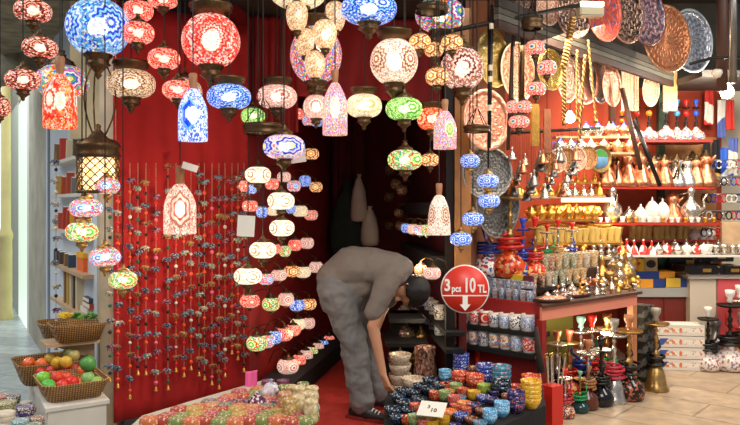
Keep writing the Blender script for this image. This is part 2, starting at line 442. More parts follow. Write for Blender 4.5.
m_multi = mosaic('many_coloured_mosaic', ['#ffe28a', '#3aa86a', '#2f62d0', '#f4e8d8', '#d64a9a', '#58b8c8'], ['#f04a3c', '#ffd24a', '#3a8ad8', '#6ac86a', '#fff0dc', '#b45ad0', '#f0843a'], 4, 1.1, .6, 8, 13)
m_red = mosaic('red_glass_mosaic', ['#fff1dc', '#ffc8b0', '#f0564a', '#ffb09c', '#d8281f'], ['#e8443a', '#ffc0ae', '#c8261f', '#f47c6c', '#ffe0d0'], 4, 1.5, .6, 10, 12, .4)
m_redglobe = mosaic('red_globe_mosaic', ['#fff0b8', '#f2702e', '#fff0e0', '#e8483c', '#ffe4d0', '#e03a34', '#f8b0a4', '#d8302a', '#ef6a60'], ['#f2d0c4', '#e4463e', '#ffe8dc', '#ee7a6e', '#d63a34'], 4, 1.2, .62, 16, 15, .45)
m_brown = mosaic('brown_cream_mosaic', ['#ffd9a0', '#8a5a34', '#ffe6c4', '#b07a50', '#fff0d8', '#7a4e30'], ['#e8c8a0', '#fff0dc', '#a07850', '#f4dcc0', '#6e5238', '#d8b890'], 4, 1.0, .6, 14, 18, .28)
m_bluebot = mosaic('blue_star_bottle_mosaic', ['#ffffff', '#e8f4ff', '#2f56e0', '#1d3fd0', '#7ab8f0'], ['#e8ecf4', '#5a92f0', '#c8d8f0', '#2a4cd8', '#f4f8ff'], 3, 1.5, .6, 6, 15, .2)
m_blue = mosaic('blue_mosaic', ['#e8f6ff', '#2a50d8', '#dff0fa', '#3a6ae8', '#9ccff0', '#1f3cc0'], ['#5a9cf0', '#2a48d0', '#cfe4f8', '#3a7ae0', '#e8f0f8'], 4, 1.15, .6, 12, 14, .25)
m_clear = mosaic('clear_star_mosaic', ['#fff8ee', '#f4d8c8', '#b84a40', '#f0d4c4', '#a86a5c'], ['#e0c0b0', '#fff6ec', '#a06858', '#f0d0c0', '#c89888'], 3, 1.5, .7, 6, 16, .25)
m_pinkw = mosaic('pink_white_mosaic', ['#d86a5c', '#ffe8dc', '#c88878', '#fff2e8', '#e8b4a4'], ['#f4d8cc', '#fff0e6', '#e8a898', '#d8c0b4', '#c87868'], 4, 1.15, .7, 12, 17, .3)
m_flower = mosaic('blue_flower_mosaic', ['#fff4c8', '#ffe8a0', '#3a5ae0', '#c8d4f8', '#2a3ab8', '#f0d8d0'], ['#f4ece4', '#e86a5c', '#d8c8f0', '#5a7ae0', '#fff4ea', '#f0b080'], 4, 1.4, .8, 8, 18, .25)
m_conf = mosaic('confetti_mosaic', ['#ffb8c0', '#ffd8dc', '#ff9cac'], ['#fff0e4', '#e84a5c', '#4a8ae0', '#f0c04a', '#5ab86a', '#ff8aa0', '#a85ac8'], 3, 1.1, .35, 6, 20)
m_confb = mosaic('confetti_bottle_mosaic', ['#a8c86a', '#d8f0a0', '#7ab04a', '#e8f4c8'], ['#ffe4dc', '#ff8a9c', '#6a7ad8', '#f4b04a', '#ffd8d8', '#ff6a84', '#b8a4e0', '#6ac87a'], 3, 1.4, .42, 8, 20, .1)
m_creamc = mosaic('cream_mosaic', ['#ffeec8', '#d8b884', '#fff4dc', '#e8d0a4'], ['#fff0d4', '#e8d4b0', '#fff8e8', '#d0b890'], 3, 1.25, .7, 10, 15)
m_green = mosaic('green_mosaic', ['#f4ffd8', '#6ab84a', '#e8f4b8', '#3a9a34', '#a8d884'], ['#6ac84a', '#d8f0a0', '#3a8a34', '#a0d868', '#f0ffd8'], 3, 1.35, .7, 8, 15)
m_bwglobe = mosaic('brown_white_globe_mosaic', ['#fff0d8', '#a86a50', '#ffe8d0', '#8a4a3c', '#f8dcc4', '#b07860', '#fff0e0'], ['#fff2e2', '#e8c8b0', '#c0907a', '#fff8ee', '#f0dac8'], 4, 1.15, .6, 12, 19, .02)
m_brown2 = mosaic('dark_petal_globe_mosaic', ['#fff4e4', '#8a3a34', '#ffeada', '#6a2a28', '#f4d4c4', '#a86458'], ['#f8e4d4', '#8a4a44', '#fff2e8', '#c89484', '#5e302c'], 4, 1.1, .75, 14, 16, .38)
m_orange = mosaic('amber_mosaic', ['#fff0c8', '#f0a050', '#ffe0b0', '#8a4a28'], ['#ffd8a0', '#e89858', '#7a4028', '#ffe8c8', '#c87040'], 4, 1.6, .7, 6, 9)
m_redor = mosaic('red_orange_mosaic', ['#ffe8c0', '#f05a3a', '#ffd0a8', '#e0402c'], ['#f06a4a', '#ffc8a0', '#d03828', '#ffa080'], 4, 1.2, .7, 10, 13, .2)
m_swirl = mosaic('frosted_scroll_glass', ['#fff8ea', '#fff0d8', '#9a7648', '#fff4e0', '#fff0d8', '#9a7648', '#fff4e0'], ['#fff4e0', '#fff0d4', '#fff4e0', '#e8d0a8'], 4, 2.0, .75, 2, 3)
m_crack = mosaic('crackle_glass', ['#fff0dc', '#ffe4c4', '#fff4e4'], ['#f0d0a8', '#ffe8cc', '#d8a878', '#f4d8b4', '#c89868'], 3, 1.2, .3, 3, 10)
m_smallblue = mosaic('small_blue_mosaic', ['#ffffff', '#3a6ae0', '#e8f4ff', '#5a8af0'], ['#4a7ae8', '#e8f2ff', '#2a52d0', '#bcd8ff'], 6, 1.1, .45, 4, 8)
m_smallpink = mosaic('small_pink_mosaic', ['#3a6ab8', '#8ad0e8', '#ffe8a8', '#f05a6a', '#ffc8b0'], ['#f06a6a', '#ffd0c0', '#e8485a', '#ffb0a0', '#f8e8d8'], 4, 1.1, .6, 6, 10)
m_smallmulti = mosaic('small_colourful_mosaic', ['#d8f0ff', '#3a8ad0', '#f4f0ff', '#58b8d8', '#ff8a9a'], ['#f04a5a', '#ffd0c8', '#6ac86a', '#f4f0e0', '#ff7a84', '#4a8ae0'], 4, 1.5, .6, 8, 9, .4)
m_smallgreen = mosaic('small_green_mosaic', ['#e8ffd0', '#5ab84a', '#d8f0a8', '#f05a4a'], ['#6ac85a', '#d8f4b0', '#f0705a', '#3a9a8a', '#fff0d8'], 3, 1.5, .65, 8, 9)
# ================================================================= lantern placement
L = lantern
# upper left, over the alley
L(33, 11, 18, 11, 3.8, 'oblate', m_redpk, 'dark red and pale pink mosaic lantern, topmost of the far-left cluster')
L(40, 48, 17, 10.5, 3.75, 'oblate', m_redpk, 'dark red and pale pink mosaic lantern directly under the topmost far-left one', cord=0)
L(23, 80, 17, 10.5, 3.7, 'oblate', m_redpk, 'dark red mosaic lantern with pointed finial left of the red glass bell')
L(0, 107, 10, 10, 3.7, 'oblate', m_redpk, 'dark red mosaic lantern cut by the left edge of the picture')
L(98, 28, 31, 30, 4.0, 'globe', m_blueg, 'big blue and white mosaic globe lantern, largest at upper left', cap='wide')
L(62, 82, 26, 18, 4.1, 'globe', m_multi, 'many-coloured mosaic globe half hidden behind the red glass bell')
L(60, 101, 16, 27, 3.6, 'bottle', m_redbot, 'tall red glass bell lantern with white rosette and wooden neck', fin=False)
L(138, 11, 15, 10, 4.1, 'oblate', m_red, 'small red mosaic lantern beside the big blue globe, upper of its pair')
L(138, 33, 16, 11, 4.0, 'oblate', m_red, 'small red mosaic lantern beside the big blue globe, lower of its pair', cord=0)
L(163, 0, 15, 8, 4.1, 'oblate', m_red, 'small red mosaic lantern cut by the top edge, left of the big red globe')
L(164, 59, 16, 10.5, 4.0, 'oblate', m_red, 'small red mosaic lantern on long cord left of the big red globe')
L(178, 90, 15.5, 9.5, 3.9, 'oblate', m_red, 'small red mosaic lantern just left of the wooden neck over the blue bell')
L(131, 84, 24, 14.5, 4.1, 'oblate', m_brown, 'brown and cream flattened mosaic lantern under a wide brass cap', cap='wide')
L(211, 41, 29, 28, 4.0, 'globe', m_redglobe, 'big red mosaic globe lantern with sunburst rosette before red cloth', cap='wide')
L(185, 92, 17, 15, 4.25, 'globe', m_multi, 'yellow and blue mosaic globe half hidden behind small red lantern')
L(193, 115, 14.5, 26, 3.8, 'bottle', m_bluebot, 'blue and white glass bell lantern with a star pattern', fin=False)
L(229, 97, 22, 12.5, 4.0, 'oblate', m_blue, 'flattened blue mosaic lantern with finial right of the blue bell', cap='wide')
wl = L(180, 209, 16, 25, 4.2, 'bottle', m_clear, 'white glass bell lantern with red star hanging before elephant strings', fin=False, name='glass_bell_lamp')
tg = link('price_tag', box(-.045, .045, -.001, .001, -.02, .02), paper, None, P(190, 167, 4.15), (0, .3, .2)); tag(tg, 'price tag', 'white paper price tag tied beside the wooden neck of the clear bell lantern')
# pierced brass lantern
def pierced(px, py, rx, Y, label):
    s = Y/F; a = rx*s; c = P(px, 192, Y)
    r = root('pierced_brass_lantern', c, 'lantern', label)
    Hc = 34*s
    bm = bmesh.new(); n = 14
    for sgn in (1, -1):
        for k in range(n):
            pts = []
            for i in range(9):
                t = 2*PI*k/n+sgn*i*2*PI/n/2.0
                pts.append((a*math.cos(t), a*math.sin(t), Hc*i/8))
            tube(pts, .0035, 5, bm)
    link('lattice_cage', bm_mesh(bm), brassd, r)
    link('inner_glass', lathe([(0, 0), (.8, 0), (.8, 1), (0, 1)], 20), mosaic('warm_frost', ['#fff0d0', '#ffe0b0'], ['#fff0d0', '#ffdca0', '#ffe8c4'], 3, 1.3, .3, 3, 6), r, (0, 0, .01), (0, 0, 0), (a, a, Hc*.95))
    link('ornate_collar', lathe([(1.02, 0), (1.1, .1), (1.02, .25), (1.02, .5), (1.12, .62), (1.02, .75), (.95, .9), (.5, 1.05), (.3, 1.3), (.12, 1.5), (.15, 1.7), (.05, 1.8)], 26), brassd, r, (0, 0, Hc), (0, 0, 0), (a, a, a*.95))
    link('base_ring', lathe([(1.02, -.06), (1.05, .0), (1.02, .08), (.9, .06), (.9, -.04)], 26), brassd, r, sc=(a, a, a))
    bm = bmesh.new()
    zt = Hc+a*1.7
    for k in range(3):
        t = k*2*PI/3; pts = [(.02*math.cos(t)+.08*math.sin(PI*i/8)*math.cos(t), .08*math.sin(PI*i/8)*math.sin(t), zt-.1+i*.06) for i in range(9)]
        tube(pts, .005, 5, bm)
    link('scrolled_arms', bm_mesh(bm), brassd, r)
    link('suspension_rod', lathe([(0, 0), (.05, 0), (.1, .2), (.3, .25), (.12, .4), (.35, .62), (.4, .75), (.1, .82), (.08, 1), (0, 1)], 12), brassd, r, (0, 0, zt+.28), (0, 0, 0), (.1, .1, .3))
    link('hanging_cord', lathe([(0, 0), (1, 0), (1, 1), (0, 1)], 6), iron, r, (0, 0, zt+.5), (0, 0, 0), (.004, .004, TOPZ-c.z-zt-.5))
    lt = bpy.data.lights.new('lamp_bulb', 'POINT'); lt.energy = 3; lt.color = (1, .75, .45); lt.shadow_soft_size = .02
    return r
pierced(98, 175, 20, 4.0, 'pierced brass lattice lantern with ornate collar glowing under the blue globe')
# colourful column at left
for x, y, rx, ry, m, d in [(107, 186, 12.5, 8.5, m_smallmulti, 'small colourful mosaic lamp on the lattice lantern, topmost of the left column'),
                           (86, 208, 16, 9.5, m_smallmulti, 'crimson and blue mosaic lamp just under the brass lattice lantern'),
                           (82, 232, 16, 10, m_smallgreen, 'green and red mosaic lamp hanging beside the glass display shelves'),
                           (105, 257, 15, 9.5, m_smallmulti, 'pink and blue mosaic lamp at the left edge of red cloth'),
                           (123, 280, 14, 9, m_smallgreen, 'green and red mosaic lamp hanging lowest over the red cloth')]:
    L(x, y, rx, ry, 3.95-.03*(y-186)/30, 'oblate', m, d, metal=brass, cord=0 if y < 200 else TOPZ)
# centre cluster of crackle eggs
L(298, -6, 28, 15, 4.1, 'globe', m_creamc, 'cream mosaic globe cut by the top edge above the crackle lanterns')
L(316, 55, 26, 30, 4.4, 'globe', m_conf, 'big confetti-coloured mosaic globe behind the crackle-glass cluster', cap='wide')
for i, (x, y, rx, ry, Y, d) in enumerate([(297, 17, 11, 15, 4.0, 'upper left'), (335, 17, 11, 15, 4.0, 'upper right'), (306, 43, 10.5, 14, 4.1, 'middle left'), (325, 35, 12, 15, 3.85, 'middle right'), (315, 65, 10.5, 14, 3.9, 'lowest')]):
    L(x, y, rx, ry, Y, 'egg', m_crack, f'white crackle-glass egg lantern, {d} of the hanging group of five', name='crackle_lantern', group='crackle-glass egg lanterns')
L(277, 97, 20, 12, 4.2, 'oblate', m_pinkw, 'pink and white mosaic lantern above the brass hoop', cap='wide')
L(253, 116, 12, 8, 4.6, 'oblate', m_green, 'small green mosaic lamp half hidden behind the brass hoop')
canopy(263, 129, 21, 4.1, 'dark brass hoop canopy above the column of cream scroll lamps')
L(284, 147, 21, 12.5, 4.0, 'oblate', m_flower, 'white mosaic lantern with glowing blue-ringed flower under brass hoop')
L(316, 107, 13, 13, 4.3, 'globe', m_pinkw, 'pink swirl globe lantern peeking out left of the confetti bell')
L(335, 109, 12.5, 26, 3.9, 'bottle', m_confb, 'pink confetti glass bell lantern with wooden neck over dark doorway', fin=False)
L(364, 106, 18, 12, 4.1, 'oblate', m_creamc, 'cream mosaic lantern with a wide brass cap over the dark doorway', cap='wide')
L(369, 9, 28, 15, 3.9, 'oblate', m_blue, 'large blue and white mosaic lantern with finial at top centre')
L(394, 62, 24, 24, 4.0, 'globe', m_bwglobe, 'white and brown mosaic globe with ring rosettes before red curtain', cap='wide')
L(404, 109, 18.5, 11.5, 4.0, 'oblate', m_green, 'green mosaic lantern with finial under the white and brown globe')
L(440, 15, 25, 18, 4.5, 'globe', m_multi, 'many-coloured mosaic globe behind the dark brass ring at top')
canopy(432, 9, 17, 4.0, 'dark brass ring canopy holding the four amber lanterns')
for x, y, rx, ry, Y, d in [(420, 42, 11, 8, 4.0, 'left'), (452, 43, 11, 8, 4.0, 'right'), (434, 50, 9.5, 7.5, 4.15, 'back'), (437, 77, 11.5, 9, 3.9, 'lowest')]:
    L(x, y, rx, ry, Y, 'oblate', m_orange, f'amber star mosaic lantern, {d} one of four under the brass ring', group='amber lanterns under the ring')
L(462, 69, 22, 22, 4.4, 'globe', m_brown2, 'white globe lantern with dark petal rosette beside the brass trays')
L(432, 119, 15, 11.5, 4.3, 'oblate', m_redor, 'orange-red mosaic lantern with ring rosette behind the small bell', cap='wide')
L(445, 130, 11.5, 19, 3.8, 'bottle', m_confb, 'small glass bell lantern with violet and pink flowers', fin=False)
L(405, 160, 17.5, 10.5, 4.2, 'oblate', m_smallgreen, 'flattened lantern with green rosette and red ground in dark doorway')
L(430, 160, 9.5, 6.5, 4.6, 'oblate', m_orange, 'small peach mosaic lamp right of the green-rosette lantern')
L(439, 215, 11.5, 20, 3.9, 'bell', m_bwglobe, 'brown and cream glass bell lantern with wooden neck near the post', fin=False)
# cream scroll lamps in a column
for x, y, rx, ry, d in [(258, 175, 13, 8.5, 'topmost'), (281, 201, 13.5, 9, 'second from top'), (282, 228, 12.5, 8.5, 'third from top'), (263, 250, 13.5, 8.5, 'fourth from top'), (248, 276, 14, 8.5, 'lowest')]:
    L(x, y, rx, ry, 4.15, 'oblate', m_swirl, f'frosted cream lamp with scroll pattern, {d} of the column of five', name='scroll_lamp', group='frosted scroll lamps')
tg = link('price_tag', box(-.05, .05, -.001, .001, -.06, .06), paper, None, P(246, 226, 4.12), (0, .06, 0)); tag(tg, 'price tag', 'large blank white tag hanging between the cream scroll lamps')
tg = link('price_tag', box(-.055, .055, -.001, .001, -.04, .04), paper, None, P(296, 156, 4.15), (0, -.15, 0)); tag(tg, 'price tag', 'white card hanging behind the blue-flower lantern')
# blue lamps on the wooden post
for x, y, rx, ry, d in [(470, 161, 10, 7, 'topmost'), (488, 181, 11, 7, 'second from top'), (489, 201, 11, 7, 'third from top'), (473, 219, 11, 7, 'fourth from top'), (461, 239, 11, 7, 'lowest')]:
    L(x, y, rx, ry, 4.7, 'oblate', m_smallblue, f'blue and white mosaic lamp, {d} of five by the wooden post', metal=brass, name='blue_mosaic_lamp', group='blue lamps by the wooden post')
canopy(477, 129, 14, 4.5, 'dark brass ring hanging before the big copper tray')
canopy(532, 24, 11, 4.5, 'brass stepped canopy above the pink evil-eye lamps', h=1.0)
for x, y, rx, ry, d in [(535, 48, 10, 7.5, 'topmost'), (547, 68, 10, 7.5, 'second from top'), (536, 89, 10, 7, 'third from top'), (513, 107, 7, 6.5, 'far left'), (524, 107, 8, 6.5, 'next to lowest'), (519, 122, 10.5, 6.5, 'lowest')]:
    L(x, y, rx, ry, 4.5 if d != 'far left' else 4.7, 'oblate', m_smallpink, f'small pink evil-eye mosaic lamp, {d} of the pink group', name='pink_mosaic_lamp', group='pink lamps by the trays')
# lamps on brass arms along the doorway's left wall
WA = Vector((-.905, 5.3)); WB = Vector((-.40, 8.3)); WD = (WB-WA).normalized()
def wall_lamp(px, py, rx, ry, mat, desc, where, off=.17, A=None, D=None, side=1):
    A0 = A or WA; D0 = D or WD; n = Vector((D0.y, -D0.x))*side
    k = (px-370)/F; Q = A0+n*off
    t = (k*Q.y-Q.x)/(D0.x-k*D0.y); p = Q+D0*t; Y = p.y; s = Y/F
    z = Zof(py, Y); ax, az = rx*s, ry*s
    r = root('wall_lamp', (p.x, p.y, z-az-ax*.4), 'wall lamp', None, 0, 'small mosaic lamps along the doorway walls'); dl(r, desc, where, px)
    lo = az+ax*.4
    link('glass_shade', glassy('oblate'), mat, r, (0, 0, lo), (0, 0, R.uniform(0, 6)), (ax, ax, az))
    link('top_cap', CAPM(), brassd, r, (0, 0, lo+az*.95), (0, 0, 0), (ax, ax, ax*.8))
    link('bottom_cup', lathe([(.5, .1), (.5, 0), (.35, -.12), (.1, -.3), (0, -.4)], 12), brassd, r, (0, 0, lo-az*.95), (0, 0, 0), (ax, ax, ax))
    w = -n*off
    link('curved_arm', tube([(0, 0, lo+az+ax*.45), (w.x*.3, w.y*.3, lo+az+ax*.9), (w.x*.7, w.y*.7, lo+az+ax*.6), (w.x*.95, w.y*.95, lo+az*.2)], .004, 6), brassd, r)
    return r
cn = {'o': ('amber', m_orange), 'r': ('red', m_red), 'b': ('blue', m_smallblue), 'g': ('green', m_smallgreen), 'c': ('cream', m_creamc), 'p': ('pink', m_smallpink), 'm': ('many-coloured', m_smallmulti), 'w': ('red and white', m_pinkw)}
rowsL = [('level with the brass hoop', [(297, 114, 7, 6, 'r'), (308, 120, 6, 6, 'm'), (317, 122, 6, 5, 'b'), (311, 154, 8, 6, 'o')]),
         ('beside the top scroll lamp', [(244, 186, 5, 6, 'r'), (252, 189, 5, 5, 'b'), (272, 184, 7, 6, 'r'), (284, 177, 7, 5.5, 'w'), (294, 186, 7, 6, 'm'), (305, 181, 6, 6, 'b'), (316, 187, 6.5, 5.5, 'o')]),
         ('beside the second scroll lamp', [(250, 206, 8, 6, 'r'), (262, 212, 6, 6, 'b'), (273, 211, 6, 5, 'c'), (291, 209, 5, 5, 'b'), (300, 211, 8, 6, 'c'), (311, 215, 7, 5.5, 'p')]),
         ('beside the fourth scroll lamp', [(276, 249, 5, 5, 'r'), (285, 251, 6, 6, 'g'), (295, 245, 7, 6, 'r'), (307, 243, 7, 6, 'w')]),
         ('beside the lowest scroll lamp', [(266, 279, 8, 6, 'm'), (279, 275, 8, 6, 'w'), (292, 271, 8, 6, 'o'), (303, 272, 8, 6, 'c'), (316, 267, 7, 6, 'w')]),
         ('in the fifth row down', [(250, 301, 10, 7, 'r'), (271, 304, 9, 7, 'g'), (286, 299, 8, 7, 'w'), (297, 305, 8, 6, 'b'), (309, 304, 7.5, 6, 'o')]),
         ('in the sixth row down', [(257, 343, 10.5, 8, 'g'), (267, 341, 8, 7, 'm'), (275, 337, 7, 7, 'b'), (284, 334, 9, 7, 'r'), (293, 330, 8, 6, 'r'), (298, 324, 8, 6, 'c'), (309, 323, 6, 6, 'w')]),
         ('above the black display box', [(288, 366, 11, 8, 'w'), (299, 361, 7, 7.5, 'r'), (306, 356, 7, 7, 'w'), (312, 352, 6, 6, 'g'), (318, 348, 6, 6, 'w'), (323, 345, 5.5, 5.5, 'b'), (329, 341, 6, 6, 'r')])]
for wh, l in rowsL:
    for x, y, rx, ry, c in l: wall_lamp(x, y, rx, ry, cn[c][1], f'small {cn[c][0]} mosaic wall lamp', wh)
RA = Vector((.50, 5.3)); RB = Vector((.33, 8.3)); RD = (RB-RA).normalized()
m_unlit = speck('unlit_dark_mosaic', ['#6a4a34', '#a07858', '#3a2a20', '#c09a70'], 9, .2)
rowsR = [('over the lower black shelf', [(406, 228, 5, 5, 'b'), (413, 229, 6, 5.5, 'w'), (420, 230, 6, 5.5, 'm'), (427, 230, 6, 6, 'g')]),
         ('over the man\'s head', [(421, 270, 7, 6, 'o'), (432, 273, 9, 6.5, 'w')])]
for wh, l in rowsR:
    for x, y, rx, ry, c in l: wall_lamp(x, y, rx, ry, cn[c][1], f'small {cn[c][0]} mosaic wall lamp', wh, A=RA, D=RD, side=-1, off=.12)
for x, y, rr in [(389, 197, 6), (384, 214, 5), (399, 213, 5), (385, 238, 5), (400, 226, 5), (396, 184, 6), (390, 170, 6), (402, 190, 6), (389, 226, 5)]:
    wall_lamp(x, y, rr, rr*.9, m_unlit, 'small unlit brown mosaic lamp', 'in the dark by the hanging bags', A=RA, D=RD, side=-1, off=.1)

# ================================================================= elephant strings
el_cols = [('#2a3a6c', '#c8b090'), ('#b8903a', '#6a3a5a'), ('#1c1c34', '#c87a8a'), ('#3a6a80', '#d8c890'), ('#c8b89a', '#3a5a6a'), ('#5a2a44', '#7ab0b8'), ('#16182c', '#8a94a4'), ('#a8683a', '#20202c')]
el_m = [speck(f'elephant_cloth_{i}', [a, b, a, b, a], 5, .8) for i, (a, b) in enumerate(el_cols)]
bead_m = {c: plain(f'bead_{c}', h, .3) for c, h in dict(orange='#e8541c', black='#14181a', red='#c81c1c', green='#1c5a3c', clear='#d8d0c0', pink='#e86a84').items()}
pearl = speck('threaded_beads', ['#c88a30', '#c8b0a0', '#8a2a1c', '#b86a3a'], 60, .3)
def elephant_mesh():
    bm = bmesh.new()
    def ball(c, s):
        m = bmesh.ops.create_uvsphere(bm, u_segments=10, v_segments=7, radius=1)
        for v in m['verts']: v.co = Vector((v.co.x*s[0]+c[0], v.co.y*s[1]+c[1], v.co.z*s[2]+c[2]))
    ball((0, 0, 0), (.95, .6, .62)); ball((.95, 0, .2), (.45, .42, .45))
    for y in (-.42, .42): ball((.8, y, .2), (.3, .12, .38))
    tube([(1.25, 0, .1), (1.5, 0, -.2), (1.6, 0, -.55), (1.75, 0, -.6)], .17, 7, bm, .07)
    tube([(-.9, 0, .15), (-1.15, 0, -.1), (-1.2, 0, -.35)], .06, 5, bm)
    for x in (-.55, .5):
        for y in (-.3, .3): tube([(x, y, -.3), (x, y, -1)], .22, 7, bm, .18)
    return bm_mesh(bm)
ELM = elephant_mesh(); BDM = lathe([(.25*0, -1)]+[(math.sin(PI*i/6), -math.cos(PI*i/6)) for i in range(1, 6)]+[(0, 1)], 10)
BELLM = lathe([(1, 0), (1.05, .1), (.75, .5), (.65, 1.2), (.35, 1.6), (.15, 1.7), (.12, 2), (0, 2)], 12)
CORDM = lathe([(0, 0), (1, 0), (1, 1), (0, 1)], 6)
def string(px, ytop, ybell, Y, seed, bc, where, first=None):
    rr = random.Random(seed); s = Y/F
    b = P(px, ybell+4, Y); top = P(px, ytop, Y).z-b.z
    r = root('elephant_string', b, 'hanging ornament', None, rr.uniform(-.1, .1), 'hanging strings of cloth elephants')
    dl(r, 'elephant and bead string with brass bell', where, px)
    link('thread', CORDM, pearl, r, (0, 0, .02), (0, 0, 0), (.0022, .0022, top-.02))
    link('brass_bell', BELLM, gold, r, (0, 0, 0), (0, 0, 0), (.013, .013, .017))
    z = .055; k = 0; bs = list(bc)
    zmax = (P(px, first, Y).z-b.z) if first else top-.05
    while z < zmax:
        link('bead', BDM, bead_m[bs[k % len(bs)]], r, (0, 0, z), (0, 0, 0), .0125*rr.uniform(.8, 1.1)); z += .045+rr.uniform(0, .035)
        link('cloth_elephant', ELM, el_m[rr.randrange(8)], r, (0, 0, z), (0, 0, rr.choice([0, PI])+rr.uniform(-.5, .5)), (.023, .022, .022)); z += .055+rr.uniform(0, .04); k += 1
CLA = Vector(((113-370)/F*4.6, 4.6)); CLB = Vector(((248-370)/F*5.2, 5.2)); CLD = (CLB-CLA).normalized()
def clothY(px, off):
    k = (px-370)/F; n = Vector((CLD.y, -CLD.x)); Q = CLA+n*off
    t = (k*Q.y-Q.x)/(CLD.x-k*CLD.y); return (Q+CLD*t).y
bcs = [('orange', 'red'), ('orange', 'orange', 'clear'), ('black', 'green'), ('black', 'orange'), ('pink', 'red'), ('green', 'black'), ('red', 'clear')]
for i, (px, yb, f) in enumerate([(118, 384, 180), (130, 395, 185), (138, 371, 182), (146, 371, 172), (156, 387, 190), (168, 386, 172), (176, 368, 230), (184, 373, 236), (191, 366, 230), (199, 372, 175), (204.5, 376, 180), (212, 381, 200), (219, 385, 186), (225, 373, 200), (232, 350, 176), (238, 356, 180), (244, 368, 175)]):
    string(px, 163, yb, clothY(px, .08), 100+i, bcs[i % 7], 'over the red cloth', f)
string(110, 190, 378, 4.45, 300, ('black', 'green'), 'before the beige pillar beside red cloth')
string(56, 152, 346, 4.9, 301, ('black', 'clear'), 'before the glass display shelves')
# ================================================================= setting
def stone(name, c1, c2, gr, sc, rot=.0, rough=.35, bw=.5, bh=.25):
    m, nt, b = newmat(name); h = N(nt)
    mp = h.n('ShaderNodeMapping'); mp.inputs['Rotation'].default_value = (0, 0, rot); h.l(h.obj(), mp.inputs[0])
    br = h.n('ShaderNodeTexBrick'); br.inputs['Scale'].default_value = sc; br.inputs['Mortar Size'].default_value = .008
    br.inputs['Brick Width'].default_value = bw; br.inputs['Row Height'].default_value = bh
    br.inputs['Color1'].default_value = srgb(c1); br.inputs['Color2'].default_value = srgb(c2); br.inputs['Mortar'].default_value = srgb(gr)
    h.l(mp.outputs[0], br.inputs['Vector'])
    nz = h.noise(h.obj(), 9, 6); col = h.mix(.35, br.outputs['Color'], h.ramp(nz, [(.3, '#8a7058'), (.7, '#f4e4cc')], False), 'OVERLAY')
    h.l(col, b.inputs['Base Color']); b.inputs['Roughness'].default_value = rough; bump(h, b, nz, .15)
    return m
struct('floor', prism([(-12, -3), (14, -3), (14, 18), (-12, 18)], -.1, 0), stone('beige_floor_stone', '#b0a08c', '#a0907c', '#857765', .85, .72, .35, .7, .35))
struct('floor_alley', prism([(-9, 3.0), (-1.35, 3.0), (-1.7, 5.0), (-3.3, 8), (-6, 16), (-9, 16)], -.02, .006), stone('grey_alley_stone', '#a8b2ba', '#8c989f', '#5c666e', 1.1, .3, .3, .9, .4))
struct('floor_carpet', prism([(-1.0, 4.6), (.75, 4.6), (.62, 5.4), (.4, 8.4), (-.5, 8.4), (-.95, 5.2)], -.02, .012), plain('red_carpet', '#a8281e', .9, 0, .2, 12))
# alley wall with its glass door
def WL(px):
    k = (px-370)/F; A = Vector((-3.16, 7.0)); d = Vector((-.503, .864)); t = (k*A.y-A.x)/(d.x-k*d.y); return A+d*t
ivory = plain('ivory_plaster', '#cfc6a8', .7, 0, .12, 3); greyst = plain('grey_pier_stone', '#a8a08c', .7, 0, .2, 4)
def seg(name, p0, p1, z0, z1, th, mat, off=0):
    A, B = WL(p0), WL(p1); d = (B-A).normalized(); n = Vector((-d.y, d.x))*(-1 if d.y > 0 else 1)
    A = A-n*off; B = B-n*off
    o = struct(name, slab(tuple(B), tuple(A), z0, z1, th), mat); return o
seg('wall_alley', 46, 29, 0, 4, .3, greyst)
seg('trim_1', 49.5, 46, 0, 4, .12, plain('blue_grey_frame', '#6c7480', .4))
dr = seg('door_1', 27, 18.5, 0, 2.85, .04, plain('bright_shop_glass', '#d8ecd8', .1, emit=.75))
seg('trim_2', 29, 27, 0, 2.9, .1, plain('white_frame', '#d8d8cc', .5)); seg('trim_3', 18.5, 10.5, 0, 4, .25, plain('grey_white_frame', '#b4b4a4', .5))
seg('wall_alley_lintel', 29, 10, 2.9, 4.2, .3, greyst)
link('door_handle', lathe([(0, 0), (.012, 0), (.012, .3), (0, .3)], 8), iron, dr, (WL(22).x+.12, WL(22).y-.02, 1.1))
col = struct('wall_column', lathe([(.09, 0), (.09, .1), (.075, .14), (.075, 1.05), (.085, 1.07), (.085, 1.12), (.06, 1.2), (.055, 3.2), (.08, 3.4), (.08, 4.2)], 24), plain('cream_stucco', '#c8b47c', .7, 0, .12, 4), loc=P(6, 318, 9.4)*1.0); col.location.z = 0
struct('wall_alley_end', slab((-12, 15.5), (-3, 15.5), 0, 6, .2), plain('pale_far_wall', '#a8aaa0', .8, 0, .3, .8))
struct('window_1', slab((-9.2, 15.4), (-7.6, 15.4), .8, 4, .05), plain('bright_window_glass', '#dfeaf4', .2, emit=.9))
struct('trim_4', slab((-12, 12.5), (-5.5, 12.5), 3.6, 6, .2), plain('dark_awning', '#3a3c34', .8, 0, .4, 2))
struct('wall_street_left', slab((-12, 2.5), (-8, 16), 0, 5, .2), plain('grey_street_wall', '#8c8a80', .8, 0, .3, 1))
struct('wall_upper_left', slab((-4.4, 7.6), (-2.6, 6.6), 2.75, 4.6, .25), plain('weathered_beam_board', '#7c725a', .8, 0, .5, 6))
